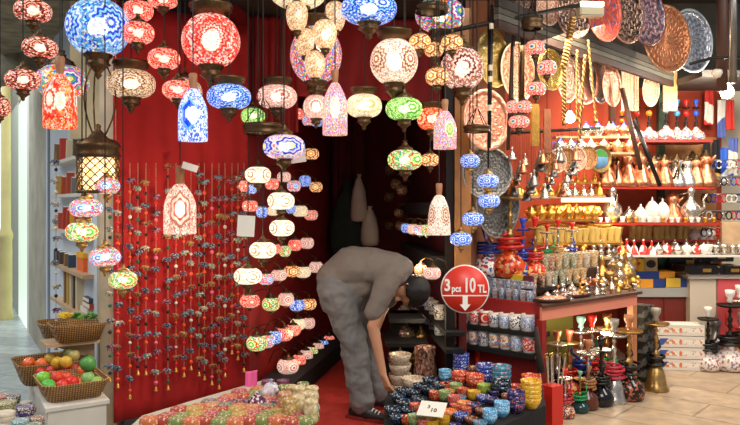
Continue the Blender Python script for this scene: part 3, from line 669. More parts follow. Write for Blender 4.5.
# beige panel and pillar at the cloth's left edge
PA = Vector(((74-370)/F*5.0, 5.0))
struct('wall_display_back', slab(((97-370)/F*4.9, 4.9), ((46-370)/F*6.9, 6.9), 0, 3.2, .06, False), plain('pale_display_panel', '#d4dae0', .5, emit=.0))
struct('wall_pier', prism([((100-370)/F*4.62, 4.62), ((116-370)/F*4.6, 4.6), ((125-370)/F*5.1, 5.1), ((97-370)/F*5.0, 5.0)], 0, 3.2), plain('beige_pillar', '#b8a88c', .7, 0, .2, 4))
struct('wall_fascia', slab(((70-370)/F*4.9, 4.9), ((118-370)/F*4.75, 4.75), 1.95, 3.2, .06), plain('buff_fascia', '#b8a57c', .7, 0, .2, 4))
# ceiling over the stall and the rail the lanterns hang from
struct('ceiling_shop', prism([(.62, 5.0), (2.2, 5.0), (7, 8.6), (7, 9), (.62, 9)], 3.6, 3.65), plain('dark_ceiling', '#2a201a', .8, 0, .3, 3))
struct('ceiling', prism([(-1.9, 3.75), (.6, 3.75), (.6, 9), (-1.4, 9), (-1.9, 5)], 2.95, 3.0), plain('dark_ceiling', '#2a201a', .8, 0, .3, 3))
for i, y in enumerate((3.5, 3.9, 4.3, 4.7)):
    struct(f'trim_rail_{i+1}', box(-2.3, 1.3, y-.02, y+.02, 2.84, 2.88), iron)
struct('trim_roof', prism([(-4.6, 5.2), (-1.6, 3.9), (-1.6, 5.2), (-3.2, 8.2)], 3.0, 3.05), plain('brown_roof_boards', '#8a7a5c', .8, 0, .5, 7))
# red cloth
def cloth(name, A, B, z0, z1, mat, amp=.02, n=40, waves=9, z0b=None, label=None, group=None, seed=1, th=.006):
    rr = random.Random(seed); bm = bmesh.new(); A = Vector(A); B = Vector(B); d = (B-A); nn = Vector((d.y, -d.x)).normalized()
    ph = [rr.uniform(0, 6) for _ in range(3)]; rows = []
    for j in range(25):
        v = j/24; row = []
        for i in range(n+1):
            u = i/n; zb = z0+(z0b-z0)*u if z0b is not None else z0
            z = z1+(zb-z1)*v
            o = amp*(.5+.6*v)*(math.sin(u*waves*2*PI+ph[0]+v*.6)*.6+math.sin(u*waves*3.7+ph[1]+v*2)*.5)
            p = A+d*u+nn*o; row.append(bm.verts.new((p.x, p.y, z)))
        rows.append(row)
    for a, b in zip(rows, rows[1:]):
        for i in range(n): bm.faces.new((a[i], b[i], b[i+1], a[i+1]))
    o = link(name, bm_mesh(bm), mat); m = o.modifiers.new('s', 'SOLIDIFY'); m.thickness = th
    if label: tag(o, 'cloth', label, group)
    return o
cloth('display_cloth', CLA, CLB, .11, 2.8, redcloth, .012, 60, 7, .13, 'large bright red cloth hanging behind the elephant strings')
cloth('curtain', (-.93, 5.45), (-.55, 5.5), 2.05, 2.93, redwall, .03, 40, 6, None, 'red curtain panel hanging right of the big red globe lantern', seed=3)
cloth('door_valance', (-.56, 5.5), (.55, 5.55), 2.33, 2.93, redwall, .025, 60, 5, 2.28, 'red gathered valance across the top of the dark doorway', seed=4)
cloth('pink_cloth', ((246-370)/F*4.75, 4.75), ((257-370)/F*4.8, 4.8), .08, .40, plain('pink_fabric', '#e8609a', .8), .02, 12, 2, None, 'bright pink cloth hanging at the red cloth\'s lower right corner', seed=5)
# shop interior
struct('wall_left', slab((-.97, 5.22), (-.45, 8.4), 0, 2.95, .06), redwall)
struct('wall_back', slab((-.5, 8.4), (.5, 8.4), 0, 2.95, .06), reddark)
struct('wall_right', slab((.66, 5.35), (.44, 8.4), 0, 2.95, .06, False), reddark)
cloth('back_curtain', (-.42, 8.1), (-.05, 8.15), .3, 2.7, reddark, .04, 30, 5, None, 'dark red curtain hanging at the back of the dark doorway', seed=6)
struct('trim_post', box(P(446, 0, 5.35).x, P(455, 0, 5.35).x, 5.35, 5.45, 0, 2.95), iron)
struct('trim_board', slab((P(455, 0, 5.3).x, 5.3), (P(471, 0, 5.3).x, 5.3), .9, 2.95, .04), plain('golden_wood_board', '#b07840', .5, 0, .25, 8))
def bagmesh(w, h, d, knot=True):
    pr = [(0, 0), (.4, .02), (.5, .12), (.48, .4), (.36, .68), (.16, .88), (.08, .93), (.14, 1), (0, 1)]
    me = lathe(pr, 18).copy(); rr = random.Random(int(w*999))
    for v in me.vertices: v.co.x += rr.uniform(-.03, .03); v.co.x *= w; v.co.y *= d; v.co.z *= h
    return me
bagm = plain('cream_plastic', '#b8a898', .4, 0, .1, 6)
for px, py, w, h, l in [(359, 222, 17, 48, 'pale plastic bag hanging at the back of the dark doorway, higher of two'), (370, 246, 19, 40, 'pale plastic bag hanging at the back of dark doorway, lower of two')]:
    s = 7.8/F; o = link('plastic_bag', bagmesh(w*s, h*s, .12), bagm, None, P(px, py, 7.8)); tag(o, 'bag', l)
o = link('dark_coat', bagmesh(34*7.9/F, 75*7.9/F, .15), plain('dark_green_cloth', '#1c2620', .9, 0, .2, 9), None, P(347, 255, 7.9)); tag(o, 'coat', 'dark green coat hanging behind the pale plastic bags')
# stepped black lamp stands
def blackbox(name, A, B, z0, z1, dep, label, cat='display box', mat=blackcloth, back=True):
    o = link(name, slab(A, B, z0, z1, dep, back), mat); tag(o, cat, label); return o
blackbox('display_box', (-.66, 4.95), (-.16, 7.6), 0.0, .16, .28, 'black display box beneath the lowest row of lit wall lamps')
blackbox('black_shelf', (.47, 5.5), (.33, 7.6), 1.42, 1.52, .14, 'upper black shelf on the doorway\'s right wall', 'shelf', back=False)
blackbox('black_shelf', (.47, 5.5), (.33, 7.6), .99, 1.11, .14, 'lower black shelf on the doorway\'s right wall', 'shelf', back=False)

# ================================================================= left display shelves
shl = plain('white_shelf_board', '#d8d0c0', .5)
SL = []
for i, py in enumerate((163, 195, 228, 262, 296)):
    sh = Shelf(50, 6.1, 82, 4.94, py, .2, .025, shl if i < 3 else woodlt, 'display_shelf')
    tag(sh.obj, 'shelf', f'{ONES[i]} slanting display shelf from the top, beside the alley'); SL.append(sh)
rr = random.Random(5)
bkc = ['#c8a04a', '#5a4634', '#b84a2c', '#d8c8a4', '#3a4a5c', '#8a6a44', '#e8a020', '#4a8a4a', '#c43c2c', '#7a7a74']
bkm = [plain(f'book_cover_{i}', c, .6) for i, c in enumerate(bkc)]
def book(sh, px, w, h, dpt, mat, where, tilt=0.0, flat=None, desc='upright book'):
    p = sh.at(px, .03 if flat is None else .05, 0 if flat is None else flat)
    r = root('book', p, 'book', None, sh.rot(), 'books on the display shelves'); dl(r, desc, where, px+(flat or 0))
    if flat is None:
        r.rotation_euler = (0, tilt, sh.rot())
        link('cover', box(-w/2, w/2, 0, dpt, .0, h), mat, r); link('pages', box(-w/2+.003, w/2-.003, .004, dpt-.004, .001, h+.002), paper, r)
    else:
        link('cover', box(-w/2, w/2, 0, dpt, 0, h), mat, r); link('pages', box(-w/2+.004, w/2-.004, -.002, dpt-.004, .004, h-.004), paper, r)
toys = [(SL[0], 'on the highest display shelf', [54, 60, 66, 73, 80]), (SL[1], 'on the second display shelf', [56, 61, 66, 71, 76]), (SL[2], 'on the third display shelf', [54, 58, 62, 66, 70, 74]), ]
for sh, wh, xs in toys:
    for x in xs: book(sh, x, .04, rr.uniform(.12, .19), .13, bkm[rr.randrange(10)], wh, rr.uniform(-.05, .3))
for x in (54, 59, 64, 68): book(SL[3], x, .05, .1, .12, bkm[rr.randrange(10)], 'on the fourth display shelf', .1)
for k, (x, z, w, h, c) in enumerate([(84, 0, .26, .045, 3), (86, .05, .24, .035, 2), (86, .09, .2, .03, 4), ]): book(SL[4], x, w, h, .2, bkm[c], 'lying in the stack on the lowest display shelf', 0, z, 'flat book')
for x, c in ((64, 5), (67, 0), (70, 3), (73, 1), (76, 3)): book(SL[4], x, .045, .25, .17, bkm[c], 'on the lowest display shelf')
ob = root('orange_box', SL[3].at(80, .05), 'box', 'orange gift box behind the colourful lamps on a display shelf', SL[3].rot()); link('carton', box(-.12, .12, 0, .12, 0, .12), plain('orange_card', '#f07030', .6), ob); link('box_lid', box(-.125, .125, -.005, .125, .1, .135), plain('yellow_card', '#f4b020', .6), ob)
ob = root('orange_box', SL[0].at(79, .08), 'box', 'yellow-orange box on the highest display shelf', SL[0].rot()); link('carton', box(-.1, .1, 0, .1, 0, .14), plain('amber_card', '#f0a030', .6), ob)

# ================================================================= baskets of fruit
wick, nt_, b_ = newmat('wicker'); h_ = N(nt_)
wv = h_.n('ShaderNodeTexWave'); wv.wave_type = 'BANDS'; wv.bands_direction = 'Z'; wv.inputs['Scale'].default_value = 26; wv.inputs['Distortion'].default_value = 2.5; h_.l(h_.obj(), wv.inputs['Vector'])
wv2 = h_.n('ShaderNodeTexWave'); wv2.bands_direction = 'X'; wv2.inputs['Scale'].default_value = 22; h_.l(h_.obj(), wv2.inputs['Vector'])
mm_ = h_.m('MULTIPLY', wv.outputs['Fac'], wv2.outputs['Fac']); h_.l(h_.ramp(mm_, [(0, '#6e4a24'), (.5, '#c09050'), (1, '#d8b070')], False), b_.inputs['Base Color']); bump(h_, b_, mm_, .6); b_.inputs['Roughness'].default_value = .6
def basket(c, ang, w, d, h, label, w0=.8):
    bm = bmesh.new(); rings = []
    for (s, z) in ((w0*.97, .0), (w0, .0), (1, h), (1.04, h+.012), (.97, h+.012), (.95, h), (w0*.93, .012)):
        r = []
        for i in range(32):
            t = 2*PI*i/32; cx, sy = math.cos(t), math.sin(t)
            ex = .35; r.append(bm.verts.new((w/2*s*math.copysign(abs(cx)**ex, cx), d/2*s*math.copysign(abs(sy)**ex, sy), z)))
        rings.append(r)
    for a, b in zip(rings, rings[1:]):
        for i in range(32): bm.faces.new((a[i], a[(i+1) % 32], b[(i+1) % 32], b[i]))
    bm.faces.new(rings[0][::-1]); bm.faces.new(rings[-1])
    return tag(link('wicker_basket', bm_mesh(bm), wick, None, c, (0, 0, ang)), 'basket', label)
FL, FR, BL = Vector((-1.744, 3.9)), Vector((-1.49, 4.07)), Vector((-2.25, 4.74)); BR = FR+BL-FL
cab = root('white_cabinet', (0, 0, 0), 'cabinet', 'low white wooden box carrying the two big fruit baskets'); cabm = plain('chalk_white_wood', '#d8d2c4', .6, 0, .08, 6)
link('carcass', prism([tuple(FL), tuple(FR), tuple(BR), tuple(BL)], 0, .38), cabm, cab)
e_ = .015; dF = (FR-FL).normalized(); dB = (BL-FL).normalized()
link('top_board', prism([tuple(FL-dF*e_-dB*e_), tuple(FR+dF*e_-dB*e_), tuple(BR+dF*e_), tuple(BL-dF*e_)], .38, .4), cabm, cab)
ba = math.atan2(dF.y, dF.x)
c1 = (FL+FR)/2+dB*.24; basket((c1.x, c1.y, .4), ba, .36, .40, .09, 'front wicker basket heaped with red and green apples')
c2 = (FL+FR)/2+dB*.70-dF*.05; basket((c2.x, c2.y, .4), ba, .42, .36, .12, 'rear wicker basket of oranges and yellow mangoes')
def fruit(px, py, r, Y, col, name, label, where='', sq=1.0):
    Y += .12 if where == wf else .05
    o = link(name, cach('apple', lambda: lathe([(0, -.82), (.3, -.95), (.75, -.7), (1, 0), (.9, .55), (.55, .88), (.2, .85), (0, .7)], 18)), plain('skin_'+col, col, .3, 0, .12, 3), None, P(px, py, Y), (R.uniform(-.4, .4), R.uniform(-.4, .4), R.uniform(0, 6)), (r*Y/F, r*Y/F, r*Y/F*sq))
    o['category'] = 'fruit'; o['group'] = 'fruit in the wicker baskets'; dl(o, label, where, px); return o
wb, wf = 'in the rear fruit basket', 'in the front fruit basket'
for x, y, r, Y, c, n, d, w in [(29, 364, 6.5, 4.45, '#f06a28', 'orange', 'bright orange', wb), (41, 364, 6, 4.42, '#f07838', 'orange', 'bright orange', wb), (50, 359, 5.5, 4.5, '#d8b040', 'mango', 'yellow mango', wb), (57, 363, 6, 4.35, '#d8a830', 'mango', 'yellow mango', wb), (66, 362, 6, 4.32, '#e0b440', 'mango', 'yellow mango', wb), (69, 354, 6, 4.5, '#8a9a5a', 'green_mango', 'green mango', wb), (74, 356, 6, 4.45, '#b8a868', 'mango', 'yellow mango', wb), (63, 355, 5, 4.6, '#c8a848', 'mango', 'yellow mango', wb),
                          (43, 379, 7.5, 4.13, '#7ec83a', 'green_apple', 'green apple', wf), (48, 387, 7.5, 4.02, '#58b850', 'green_apple', 'green apple', wf), (57, 378, 6.5, 4.15, '#e84a34', 'red_apple', 'red apple', wf), (62, 386, 6.5, 4.06, '#e23a28', 'red_apple', 'red apple', wf), (66, 378, 6, 4.2, '#ea5238', 'red_apple', 'red apple', wf), (72, 383, 7, 4.1, '#de2c20', 'red_apple', 'red apple', wf), (69, 391, 5, 4.02, '#d84028', 'red_apple', 'red apple', wf), (81, 384, 6, 4.15, '#f08a3a', 'peach', 'orange peach', wf), (75, 370, 6, 4.3, '#c85848', 'red_apple', 'red apple', wf), (82, 371, 6, 4.3, '#f07a3c', 'peach', 'orange peach', wf), (88, 364, 8, 4.3, '#5aa050', 'green_apple', 'green apple', wf), (88, 379, 7, 4.15, '#88b868', 'green_apple', 'green apple', wf), (97, 383, 6.5, 4.13, '#98b85c', 'green_apple', 'green apple', wf), (80, 391, 5, 4.05, '#e8a050', 'peach', 'orange peach', wf), (90, 388, 5, 4.07, '#c8b060', 'peach', 'orange peach', wf), (55, 391, 5, 4.0, '#88c048', 'green_apple', 'green apple', wf), (40, 372, 5.5, 4.25, '#d8483c', 'red_apple', 'red apple', wf), (50, 371, 5, 4.25, '#c83c34', 'red_apple', 'red apple', wf), (63, 371, 5, 4.3, '#d84438', 'red_apple', 'red apple', wf)]:
    fruit(x, y, r, Y, c, n, d, w)
# upper rack with two shallow baskets
rk = root('basket_rack', P(70, 343, 4.6), 'shelf', 'pale wooden bracket shelf under the upper pair of baskets', ba); link('board', box(-.16, .16, -.1, .12, 0, .02), woodlt, rk); link('bracket', extr([(-.12, 0), (.15, 0), (.15, -.12)], .0, .03), woodlt, rk)
bz = P(74, 343, 4.6); basket((bz.x+.02, bz.y, bz.z+.022), ba, .32, .26, .10, 'upper right wicker basket of yellow and green sachets', .75)
p5 = P(62, 334, 5.0); basket((p5.x-.0, p5.y, p5.z-.02), ba, .3, .26, .1, 'upper left wicker basket of pale sachets beside the alley', .75)
for i in range(16):
    x = 60+i*2.3+R.uniform(-1, 1); c = ['#e8c028', '#3a7a34', '#5a9a3a', '#f0d040'][0 if i < 6 else R.randrange(1, 3)]
    o = link('sachet', cach('sach', lambda: box(-1, 1, -.6, .6, -.35, .35, bev=.25)), plain('sachet'+c, c, .4), None, P(x, 316+R.uniform(-3, 2), 4.52+R.uniform(-.05, .1)), (R.uniform(-.5, .5), R.uniform(-.5, .5), R.uniform(0, 3)), .022)
    tag(o, 'sachet', None, 'small sachets in upper baskets'); dl(o, ('yellow' if c in ('#e8c028', '#f0d040') else 'green')+' sachet', 'in the upper right basket', x)
# painted tins at lower left corner
led = link('display_ledge', prism([(-2.6, 3.3), (-1.8, 3.3), (-1.8, 3.88), (-2.12, 4.42), (-2.7, 4.42)], 0, .26), cabm); tag(led, 'ledge', 'low ledge carrying the round painted tins at lower left')
for x, y, r, c in [(13, 403, 7, '#2a2c44'), (2, 402, 7, '#a83c34'), (7, 410, 8.5, '#8a8a4a'), (25, 415, 8.5, '#4a3a7a'), (5, 421, 9, '#d8c8b0'), (20, 428, 8, '#4a9aa8'), (26, 407, 5.5, '#c8d0c4'), (32, 412, 4, '#a85a5a'), (37, 424, 7, '#7a4a44'), (33, 432, 8, '#3a6a5a')]:
    Y = 1.17*F/(y-HZ); s = Y/F
    r_ = root('painted_tin', P(x, y, Y), 'tin', None, 0, 'round painted tins'); dl(r_, 'round painted tin', 'on the low ledge', x)
    link('tin_body', lathe([(0, 0), (1, 0), (1, .75), (0, .75)], 20), speck('tin'+c, [c, c, '#d8c8a8', c], 9, .4), r_, sc=(r*s, r*s, r*s))
    link('tin_lid', lathe([(1.06, .7), (1.06, 1.0), (.95, 1.05), (.8, 1.0), (0, 1.02)], 20), speck('tinl'+c, [c, '#e8d8c0', c], 9, .4), r_, sc=(r*s, r*s, r*s))

# ================================================================= front left table of coloured pots
tb = root('display_table', (0, 0, 0), 'table', 'low table under rows of coloured felt discs before the red cloth')
TP = [P(140, 425, 1.2*F/220).xy, P(244, 393, 4.6).xy, P(318, 392, 4.75).xy, P(318, 470, 3.4).xy, P(120, 470, 3.4).xy]
link('table_top', prism([tuple(v) for v in [(-1.3, 3.75), (-.40, 3.75), (-.40, 4.62), (-.72, 4.95), (-1.05, 4.48), (-1.3, 4.1)]], .26, .3), plain('pale_table_top', '#c8c0ac', .6), tb)
for x, y in ((-1.2, 3.85), (-.5, 3.85), (-.5, 4.5), (-.75, 4.8)): link('leg', box(x-.02, x+.02, y-.02, y+.02, 0, .26), wooddk, tb)
dc = dict(orange='#c8683c', pink='#b84a60', yellow='#b89848', green='#7a8a48', lavender='#6a6a80', red='#b04034', purple='#6a3454', peach='#c88a60', teal='#5a8478')
dm = {k: speck('disc_'+k, [v, v, '#dcc4a4', v], 12, .6) for k, v in dc.items()}
seq = ['orange', 'pink', 'yellow', 'orange', 'lavender', 'red', 'green', 'orange', 'peach', 'pink', 'green', 'yellow', 'red', 'teal', 'purple']
rr = random.Random(11); k = 0
for row in range(8):
    y = 422-row*4.6
    Y = 1.2*F/(y+4-HZ)
    x0 = 150+row*15+ (row % 2)*4
    x1 = 316-(2 if row < 4 else (row-3)*8)
    x = max(x0, 150)
    while x < x1:
        c = seq[(k*5+row) % 15]; k += 1
        Y2 = Y+rr.uniform(-.03, .03); p = P(x, y, Y2); p.z = .3
        o = ware('disc', p, .115, dm[c], cat='pot', name='round_felt_pot', group='rows of round coloured pots')
        dl(o, f'small round {c} pot', 'on the low table before the red cloth', x); x += 14+rr.uniform(-1, 1)
for x, y, c in [(285, 384, 'peach'), (291, 375, 'cream'), (298, 388, 'cream'), (299, 378, 'cream'), (303, 372, 'green'), (311, 392, 'cream'), (312, 378, 'cream'), (290, 391, 'yellow'), (308, 384, 'cream'), (284, 375, 'green')]:
    Y = 1.15*F/(y+22-HZ); p = P(x, y, Y); p.z = .3
    o = ware('jar', p, .13 if y > 376 else .12, dm.get(c) or speck('cream_jar', ['#d8c49a', '#e8d8b0', '#c8b080'], 6, .3), name='candle_jar', cat='jar', sq=(.75, .75, 1)); dl(o, f'waisted {c} ceramic jar', 'at the table\'s right corner', x)
for x, y, w, m, l in [(257, 408, 20, speck('purple_white', ['#5a2448', '#7a3a60', '#e8d8e0', '#5a2448'], 9, .2), 'round dark purple pot with white marks under the pink cloth'), (271, 399, 24, speck('bluewhite_flower', ['#c8ccd8', '#e8e4e0', '#8a94b4', '#d8b8b8'], 7, .2), 'big pale flowered tureen behind the purple pot'), (268, 388, 14, speck('mauve', ['#6a3850', '#8a4a64'], 6, .3), 'small mauve bowl behind the tureens, left one'), (283, 387, 13, speck('mauve', ['#6a3850', '#8a4a64'], 6, .3), 'small mauve bowl behind the tureens, right one')]:
    Y = 1.2*F/(y-HZ+2); s = Y/F; p = P(x, y, min(Y, 4.75)); p.z = .3
    o = ware('tureen' if w > 15 else 'pot', p, w*s*(.95 if w > 15 else 1.0), m, cat='pot', name='ceramic_pot'); o['label'] = l
# ================================================================= black table of painted bowls
BT = prism([tuple(v) for v in [(.13, 4.88), (.44, 5.0), (.62, 5.3), (1.16, 4.86), (1.10, 4.5), (.74, 4.06), (.3, 3.7), (.07, 3.8), (.09, 4.5)]], 0, .25)
tag(link('bowl_platform', BT, blackcloth), 'display platform', 'low black-draped platform crowded with painted bowls')
bc = {'black': ['#15161c', '#2a2c38', '#15161c', '#c8784a', '#5a8ab0'], 'red': ['#b83a24', '#d85a34', '#b83a24', '#f0c890'], 'green': ['#7a9a5a', '#98b070', '#7a9a5a', '#e8d8a0'], 'orange': ['#d87030', '#e88a44', '#f4d090', '#d87030'],
      'yellow': ['#d8a828', '#e8c040', '#d8a828', '#b84a28'], 'blue': ['#2a3a8a', '#3a56b0', '#2a3a8a', '#e8e0d8'], 'navy': ['#1c2250', '#2c3a84', '#1c2250', '#c86a4a'], 'light blue': ['#4a98c8', '#8ac4dc', '#4a98c8', '#e8f0f0'],
      'brown': ['#6a3a28', '#8a4c34', '#2a2430', '#d8a060'], 'teal': ['#3a7a94', '#5a9ab0', '#2a5474', '#d87050'], 'pink': ['#c84848', '#e07068', '#c84848', '#f4d8b0'], 'lime': ['#98b044', '#b4c45c', '#788c34'], 'cream': ['#c8b498', '#d8c8b0', '#9a8a7c', '#e8dcc8']}
bwm = {k: speck('painted_'+k.replace(' ', '_'), [v[0], v[1], v[0], v[0], v[1], v[2], v[0], v[-1], v[0]], 22, .15) for k, v in bc.items()}
PF = 'on the black platform'
def bowl(x, y, r, c, z=.25, stack=1, kind='bowl', Yf=None):
    Y = Yf or (CH-z-.0)*F/(y+r*.62-HZ); s = Y/F; w = 2*r*s
    p = P(x, y, Y); p.z = z
    hh = 1.0
    for i in range(stack):
        o = ware(kind, (p.x, p.y, z+i*w*.2), w, bwm[c], name='painted_bowl' if kind == 'bowl' else 'small_painted_pot', cat='bowl', rz=R.uniform(0, 6), group='painted bowls on the platform')
        dl(o, f'{c} painted {"bowl" if kind == "bowl" else "pot"}'+(' in a stack' if stack > 1 else ''), PF, x+i*.01)
for t in [(393, 412, 9, 'black'), (405, 405, 9, 'black'), (398, 398, 8, 'black'), (407, 421, 6.5, 'red'), (415, 421, 8, 'green'), (417, 410, 8, 'red'), (419, 401, 8, 'black'), (429, 391, 8, 'black'), (430, 382, 8, 'black'), (440, 387, 8, 'black'), (435, 396.5, 6.5, 'red'), (445, 396.5, 7.5, 'green'), (454, 401, 7, 'pink'), (446, 388, 6.5, 'red'), (456, 389, 7, 'green'), (463, 393, 6.5, 'red'), (464, 405, 7, 'orange'), (474, 396, 7, 'yellow'), (449, 414, 8, 'orange'), (461, 417, 8, 'blue'), (443, 422, 7, 'yellow'), (424, 424, 7, 'pink'), (432, 425, 7, 'yellow'), (471, 421, 7, 'brown'), (484, 390, 7.5, 'lime'), (515, 390, 7, 'red'), (483, 399, 7, 'blue'), (474, 407, 7.5, 'navy'), (492, 401, 6.5, 'navy'), (481, 412, 6, 'brown'), (480, 425, 7.5, 'teal'), (455, 427, 6, 'navy'), (466, 412, 6, 'red'), (455, 409, 6, 'red'), (440, 408, 6.5, 'brown'), (397, 419, 8, 'black'), (408, 412, 8, 'black'), (413, 394, 8, 'black'), (421, 388, 8, 'black'), (404, 392, 7.5, 'black'), (452, 383, 7, 'black'), (449, 393, 6, 'orange'), (426, 416, 7, 'green'), (494, 393, 7, 'navy'), (508, 398, 7, 'brown'), (460, 399, 6.5, 'teal')]:
    bowl(*t, kind='pot' if t[3] not in ('black', 'blue', 'navy', 'brown', 'orange', 'teal') else 'bowl')
for x, y, r, c, st in [(502, 412, 8, 'light blue', 3), (490, 419, 7.5, 'light blue', 3), (516, 407, 9.5, 'navy', 4), (531, 402, 10.5, 'yellow', 5), (501, 390, 10.5, 'black', 2), (475, 383, 9.5, 'red', 2), (460, 380, 9, 'red', 2), (445, 378, 6.5, 'light blue', 3), (501, 379, 10.5, 'teal', 3), (486, 377, 10, 'blue', 3), (475, 374, 8, 'brown', 2), (461, 371, 8.5, 'blue', 5)]:
    bowl(x, y, r, c, stack=st)
o = ware('bowl', P(531, 386, 4.72), .13, bwm['red'], name='painted_bowl', cat='bowl'); o['label'] = 'red painted bowl crowning the tall yellow stack at the platform\'s corner'
# large cream bowls and lidded pots by the doorway
for x, y, r, st in [(400, 384, 11.5, 4), (413, 398, 12, 3)]:
    Y = 5.42 if x < 405 else 5.15; s = Y/F; p = P(x, y, Y); p.z = .2
    for i in range(st):
        o = ware('bowl', (p.x, p.y, (.02 if x > 405 else .06)+i*.075), 2*r*s, bwm['cream'], name='large_bowl', cat='bowl', group='large cream bowls'); dl(o, 'large cream patterned bowl', 'stacked beside the man\'s hand', x+i*.1)
mets = speck('hammered_silver', ['#b8a890', '#8a7a68', '#d8ccb8', '#a08c74'], 16, .25, .7)
for x, y, w, h, l in [(400, 371, 24, 26, 'silver hammered tureen with knob lid, nearest the man\'s hand'), (407, 342, 19, 22, 'silver hammered tureen with knob lid on the middle tier'), (404, 318, 16, 18, 'small silver lidded pot on the upper tier by the man\'s head'), (414, 331, 12, 16, 'small brass lidded pot beside the silver tureens'), (421, 345, 13, 20, 'small brass jar behind the hammered tureens'), (414, 364, 11, 14, 'little copper lidded pot beside the nearest tureen')]:
    Y = 5.7; s = Y/F; o = ware('tureen', P(x, y, Y+(371-y)*.01), h*s, mets if 'silver' in l else brass, name='metal_tureen', cat='tureen', sq=(w/h*1.0, w/h, 1)); o['label'] = l
o = ware('jar', (P(425, 0, 5.5).x, 5.5, 0), .42, speck('mosaic_jar', ['#8a5a48', '#a87860', '#5a3830', '#c8a088'], 20, .2), name='mosaic_vase', cat='vase', sq=(.5, .5, 1)); o['label'] = 'tall brown mosaic vase beside the cream bowls'
st_ = root('tiered_stand', (P(403, 0, 5.9).x+.02, 5.95, 0), 'stand', 'dark tiered stand holding the silver tureens'); 
for i, (w, z) in enumerate(((.42, .18), (.34, .41), (.28, .60))): link('tier', box(-w/2, w/2, -.28+i*.0, .22, z-.03, z), blackcloth, st_)
link('support', box(-.12, .12, .05, .2, 0, .6), blackcloth, st_)
# price card
pc = root('price_card', P(432, 414, 4.02), 'price card', 'white handwritten price card lying among the painted bowls', .45); pc.rotation_euler = (.45, 0, -.35); pc.location.z = .36
link('card', box(-.075, .075, -.06, .06, 0, .003), paper, pc)
def text(body, size, mat, parent, loc, rot=(PI/2, 0, 0), bold=.012, sx=1.0, ext=.001, name='lettering', align='CENTER', shear=0):
    cu = bpy.data.curves.new('t', 'FONT'); cu.body = body; cu.size = size; cu.offset = bold*size; cu.extrude = ext; cu.align_x = align; cu.align_y = 'CENTER'; cu.shear = shear; cu.resolution_u = 3
    o = bpy.data.objects.new('t', cu); COL.objects.link(o); dg = bpy.context.evaluated_depsgraph_get(); me = bpy.data.meshes.new_from_object(o.evaluated_get(dg))
    bpy.data.objects.remove(o); me.materials.clear()
    return link(name, me, mat, parent, loc, rot, (sx, 1, 1))
ink = plain('dark_ink', '#4a3a34', .8)
text('3', .035, ink, pc, (-.02, .012, .004), (0, 0, 0)); text('10', .04, ink, pc, (.012, -.012, .004), (0, 0, 0)); 

# ================================================================= mug shelves
MA, MB = (455, 5.5), (540, 5.02)
struct('wall_mug_panel', slab((P(455, 0, 5.62).x, 5.62), (P(541, 0, 5.12).x, 5.12), 0, .8, .03), redwall)
wM = 'on the upper mug shelf'; wM2 = 'on the lower mug shelf'
U = Shelf(457, 5.5, 541, 5.02, 323, .13, .03, blackcloth, 'mug_shelf'); tag(U.obj, 'shelf', 'upper black shelf carrying a row of souvenir mugs')
Lw = Shelf(457, 5.5, 541, 5.02, 343, .13, .035, blackcloth, 'mug_shelf'); tag(Lw.obj, 'shelf', 'lower black shelf carrying a row of souvenir mugs')
pr = {'white': white, 'red': plain('print_red', '#d02a20', .3), 'grey': speck('print_grey', ['#f0ece4', '#7a808c', '#e8e4dc', '#4a5060'], 14, .3), 'blue': speck('print_blue', ['#8aa4c8', '#e8e8ea', '#5a78b0', '#c8d4e4'], 16, .3), 'skyline': speck('print_skyline', ['#f4b030', '#f0ece4', '#6a9ad0', '#f4f0e8', '#d85a30'], 10, .3), 'eye': speck('print_pattern', ['#f4f0e8', '#20242c', '#f4f0e8'], 14, .3), 'redpat': speck('print_redpat', ['#d83a2c', '#f4e8e0', '#c82c20'], 14, .3)}
def mug(sh, px, hpx, k, where, body=white, rz=.5, ins=.065):
    p = sh.at(px, ins); h = hpx*p.y/F
    o = ware('mug', tuple(p), h, body, pr[k], 'mug', rz, 'souvenir mugs'); dl(o, {'white': 'plain white', 'red': 'red crescent', 'grey': 'grey printed', 'blue': 'blue patterned', 'skyline': 'city-skyline', 'eye': 'black and white patterned', 'redpat': 'red and white patterned'}[k]+' mug', where, px); return o
for x, hh, k in [(464, 12, 'white'), (474.5, 13, 'redpat'), (485, 15, 'red'), (494.5, 14.5, 'grey'), (505, 15, 'blue'), (516, 16, 'eye'), (528, 17, 'blue')]:
    m_ = mug(U, x, hh, k, wM, rz=2.6)
    if k == 'red':
        cr = bmesh.new(); pts = [(.27*math.cos(a), .27*math.sin(a)) for a in [math.radians(40+i*280/14) for i in range(15)]]+[(.06+.21*math.cos(a), .21*math.sin(a)) for a in [math.radians(318-i*276/14) for i in range(15)]]
        me = extr(pts, -.01, .01); t = link('crescent_print', me, white, m_, (0, 0, .5)); 
        v = Vector((-m_.location.x, -m_.location.y)).normalized(); ang = math.atan2(v.y, v.x)-2.6
        t.location = (.42*math.cos(ang), .42*math.sin(ang), .52); t.rotation_euler = (0, 0, ang+PI/2); t.scale = (1, 1, 1)
for x, hh, k in [(464, 14, 'white'), (474, 14, 'skyline'), (484, 15, 'grey'), (495, 15, 'skyline'), (506, 16, 'skyline'), (517, 16, 'blue'), (529.5, 17, 'redpat')]: mug(Lw, x, hh, k, wM2, rz=2.6)
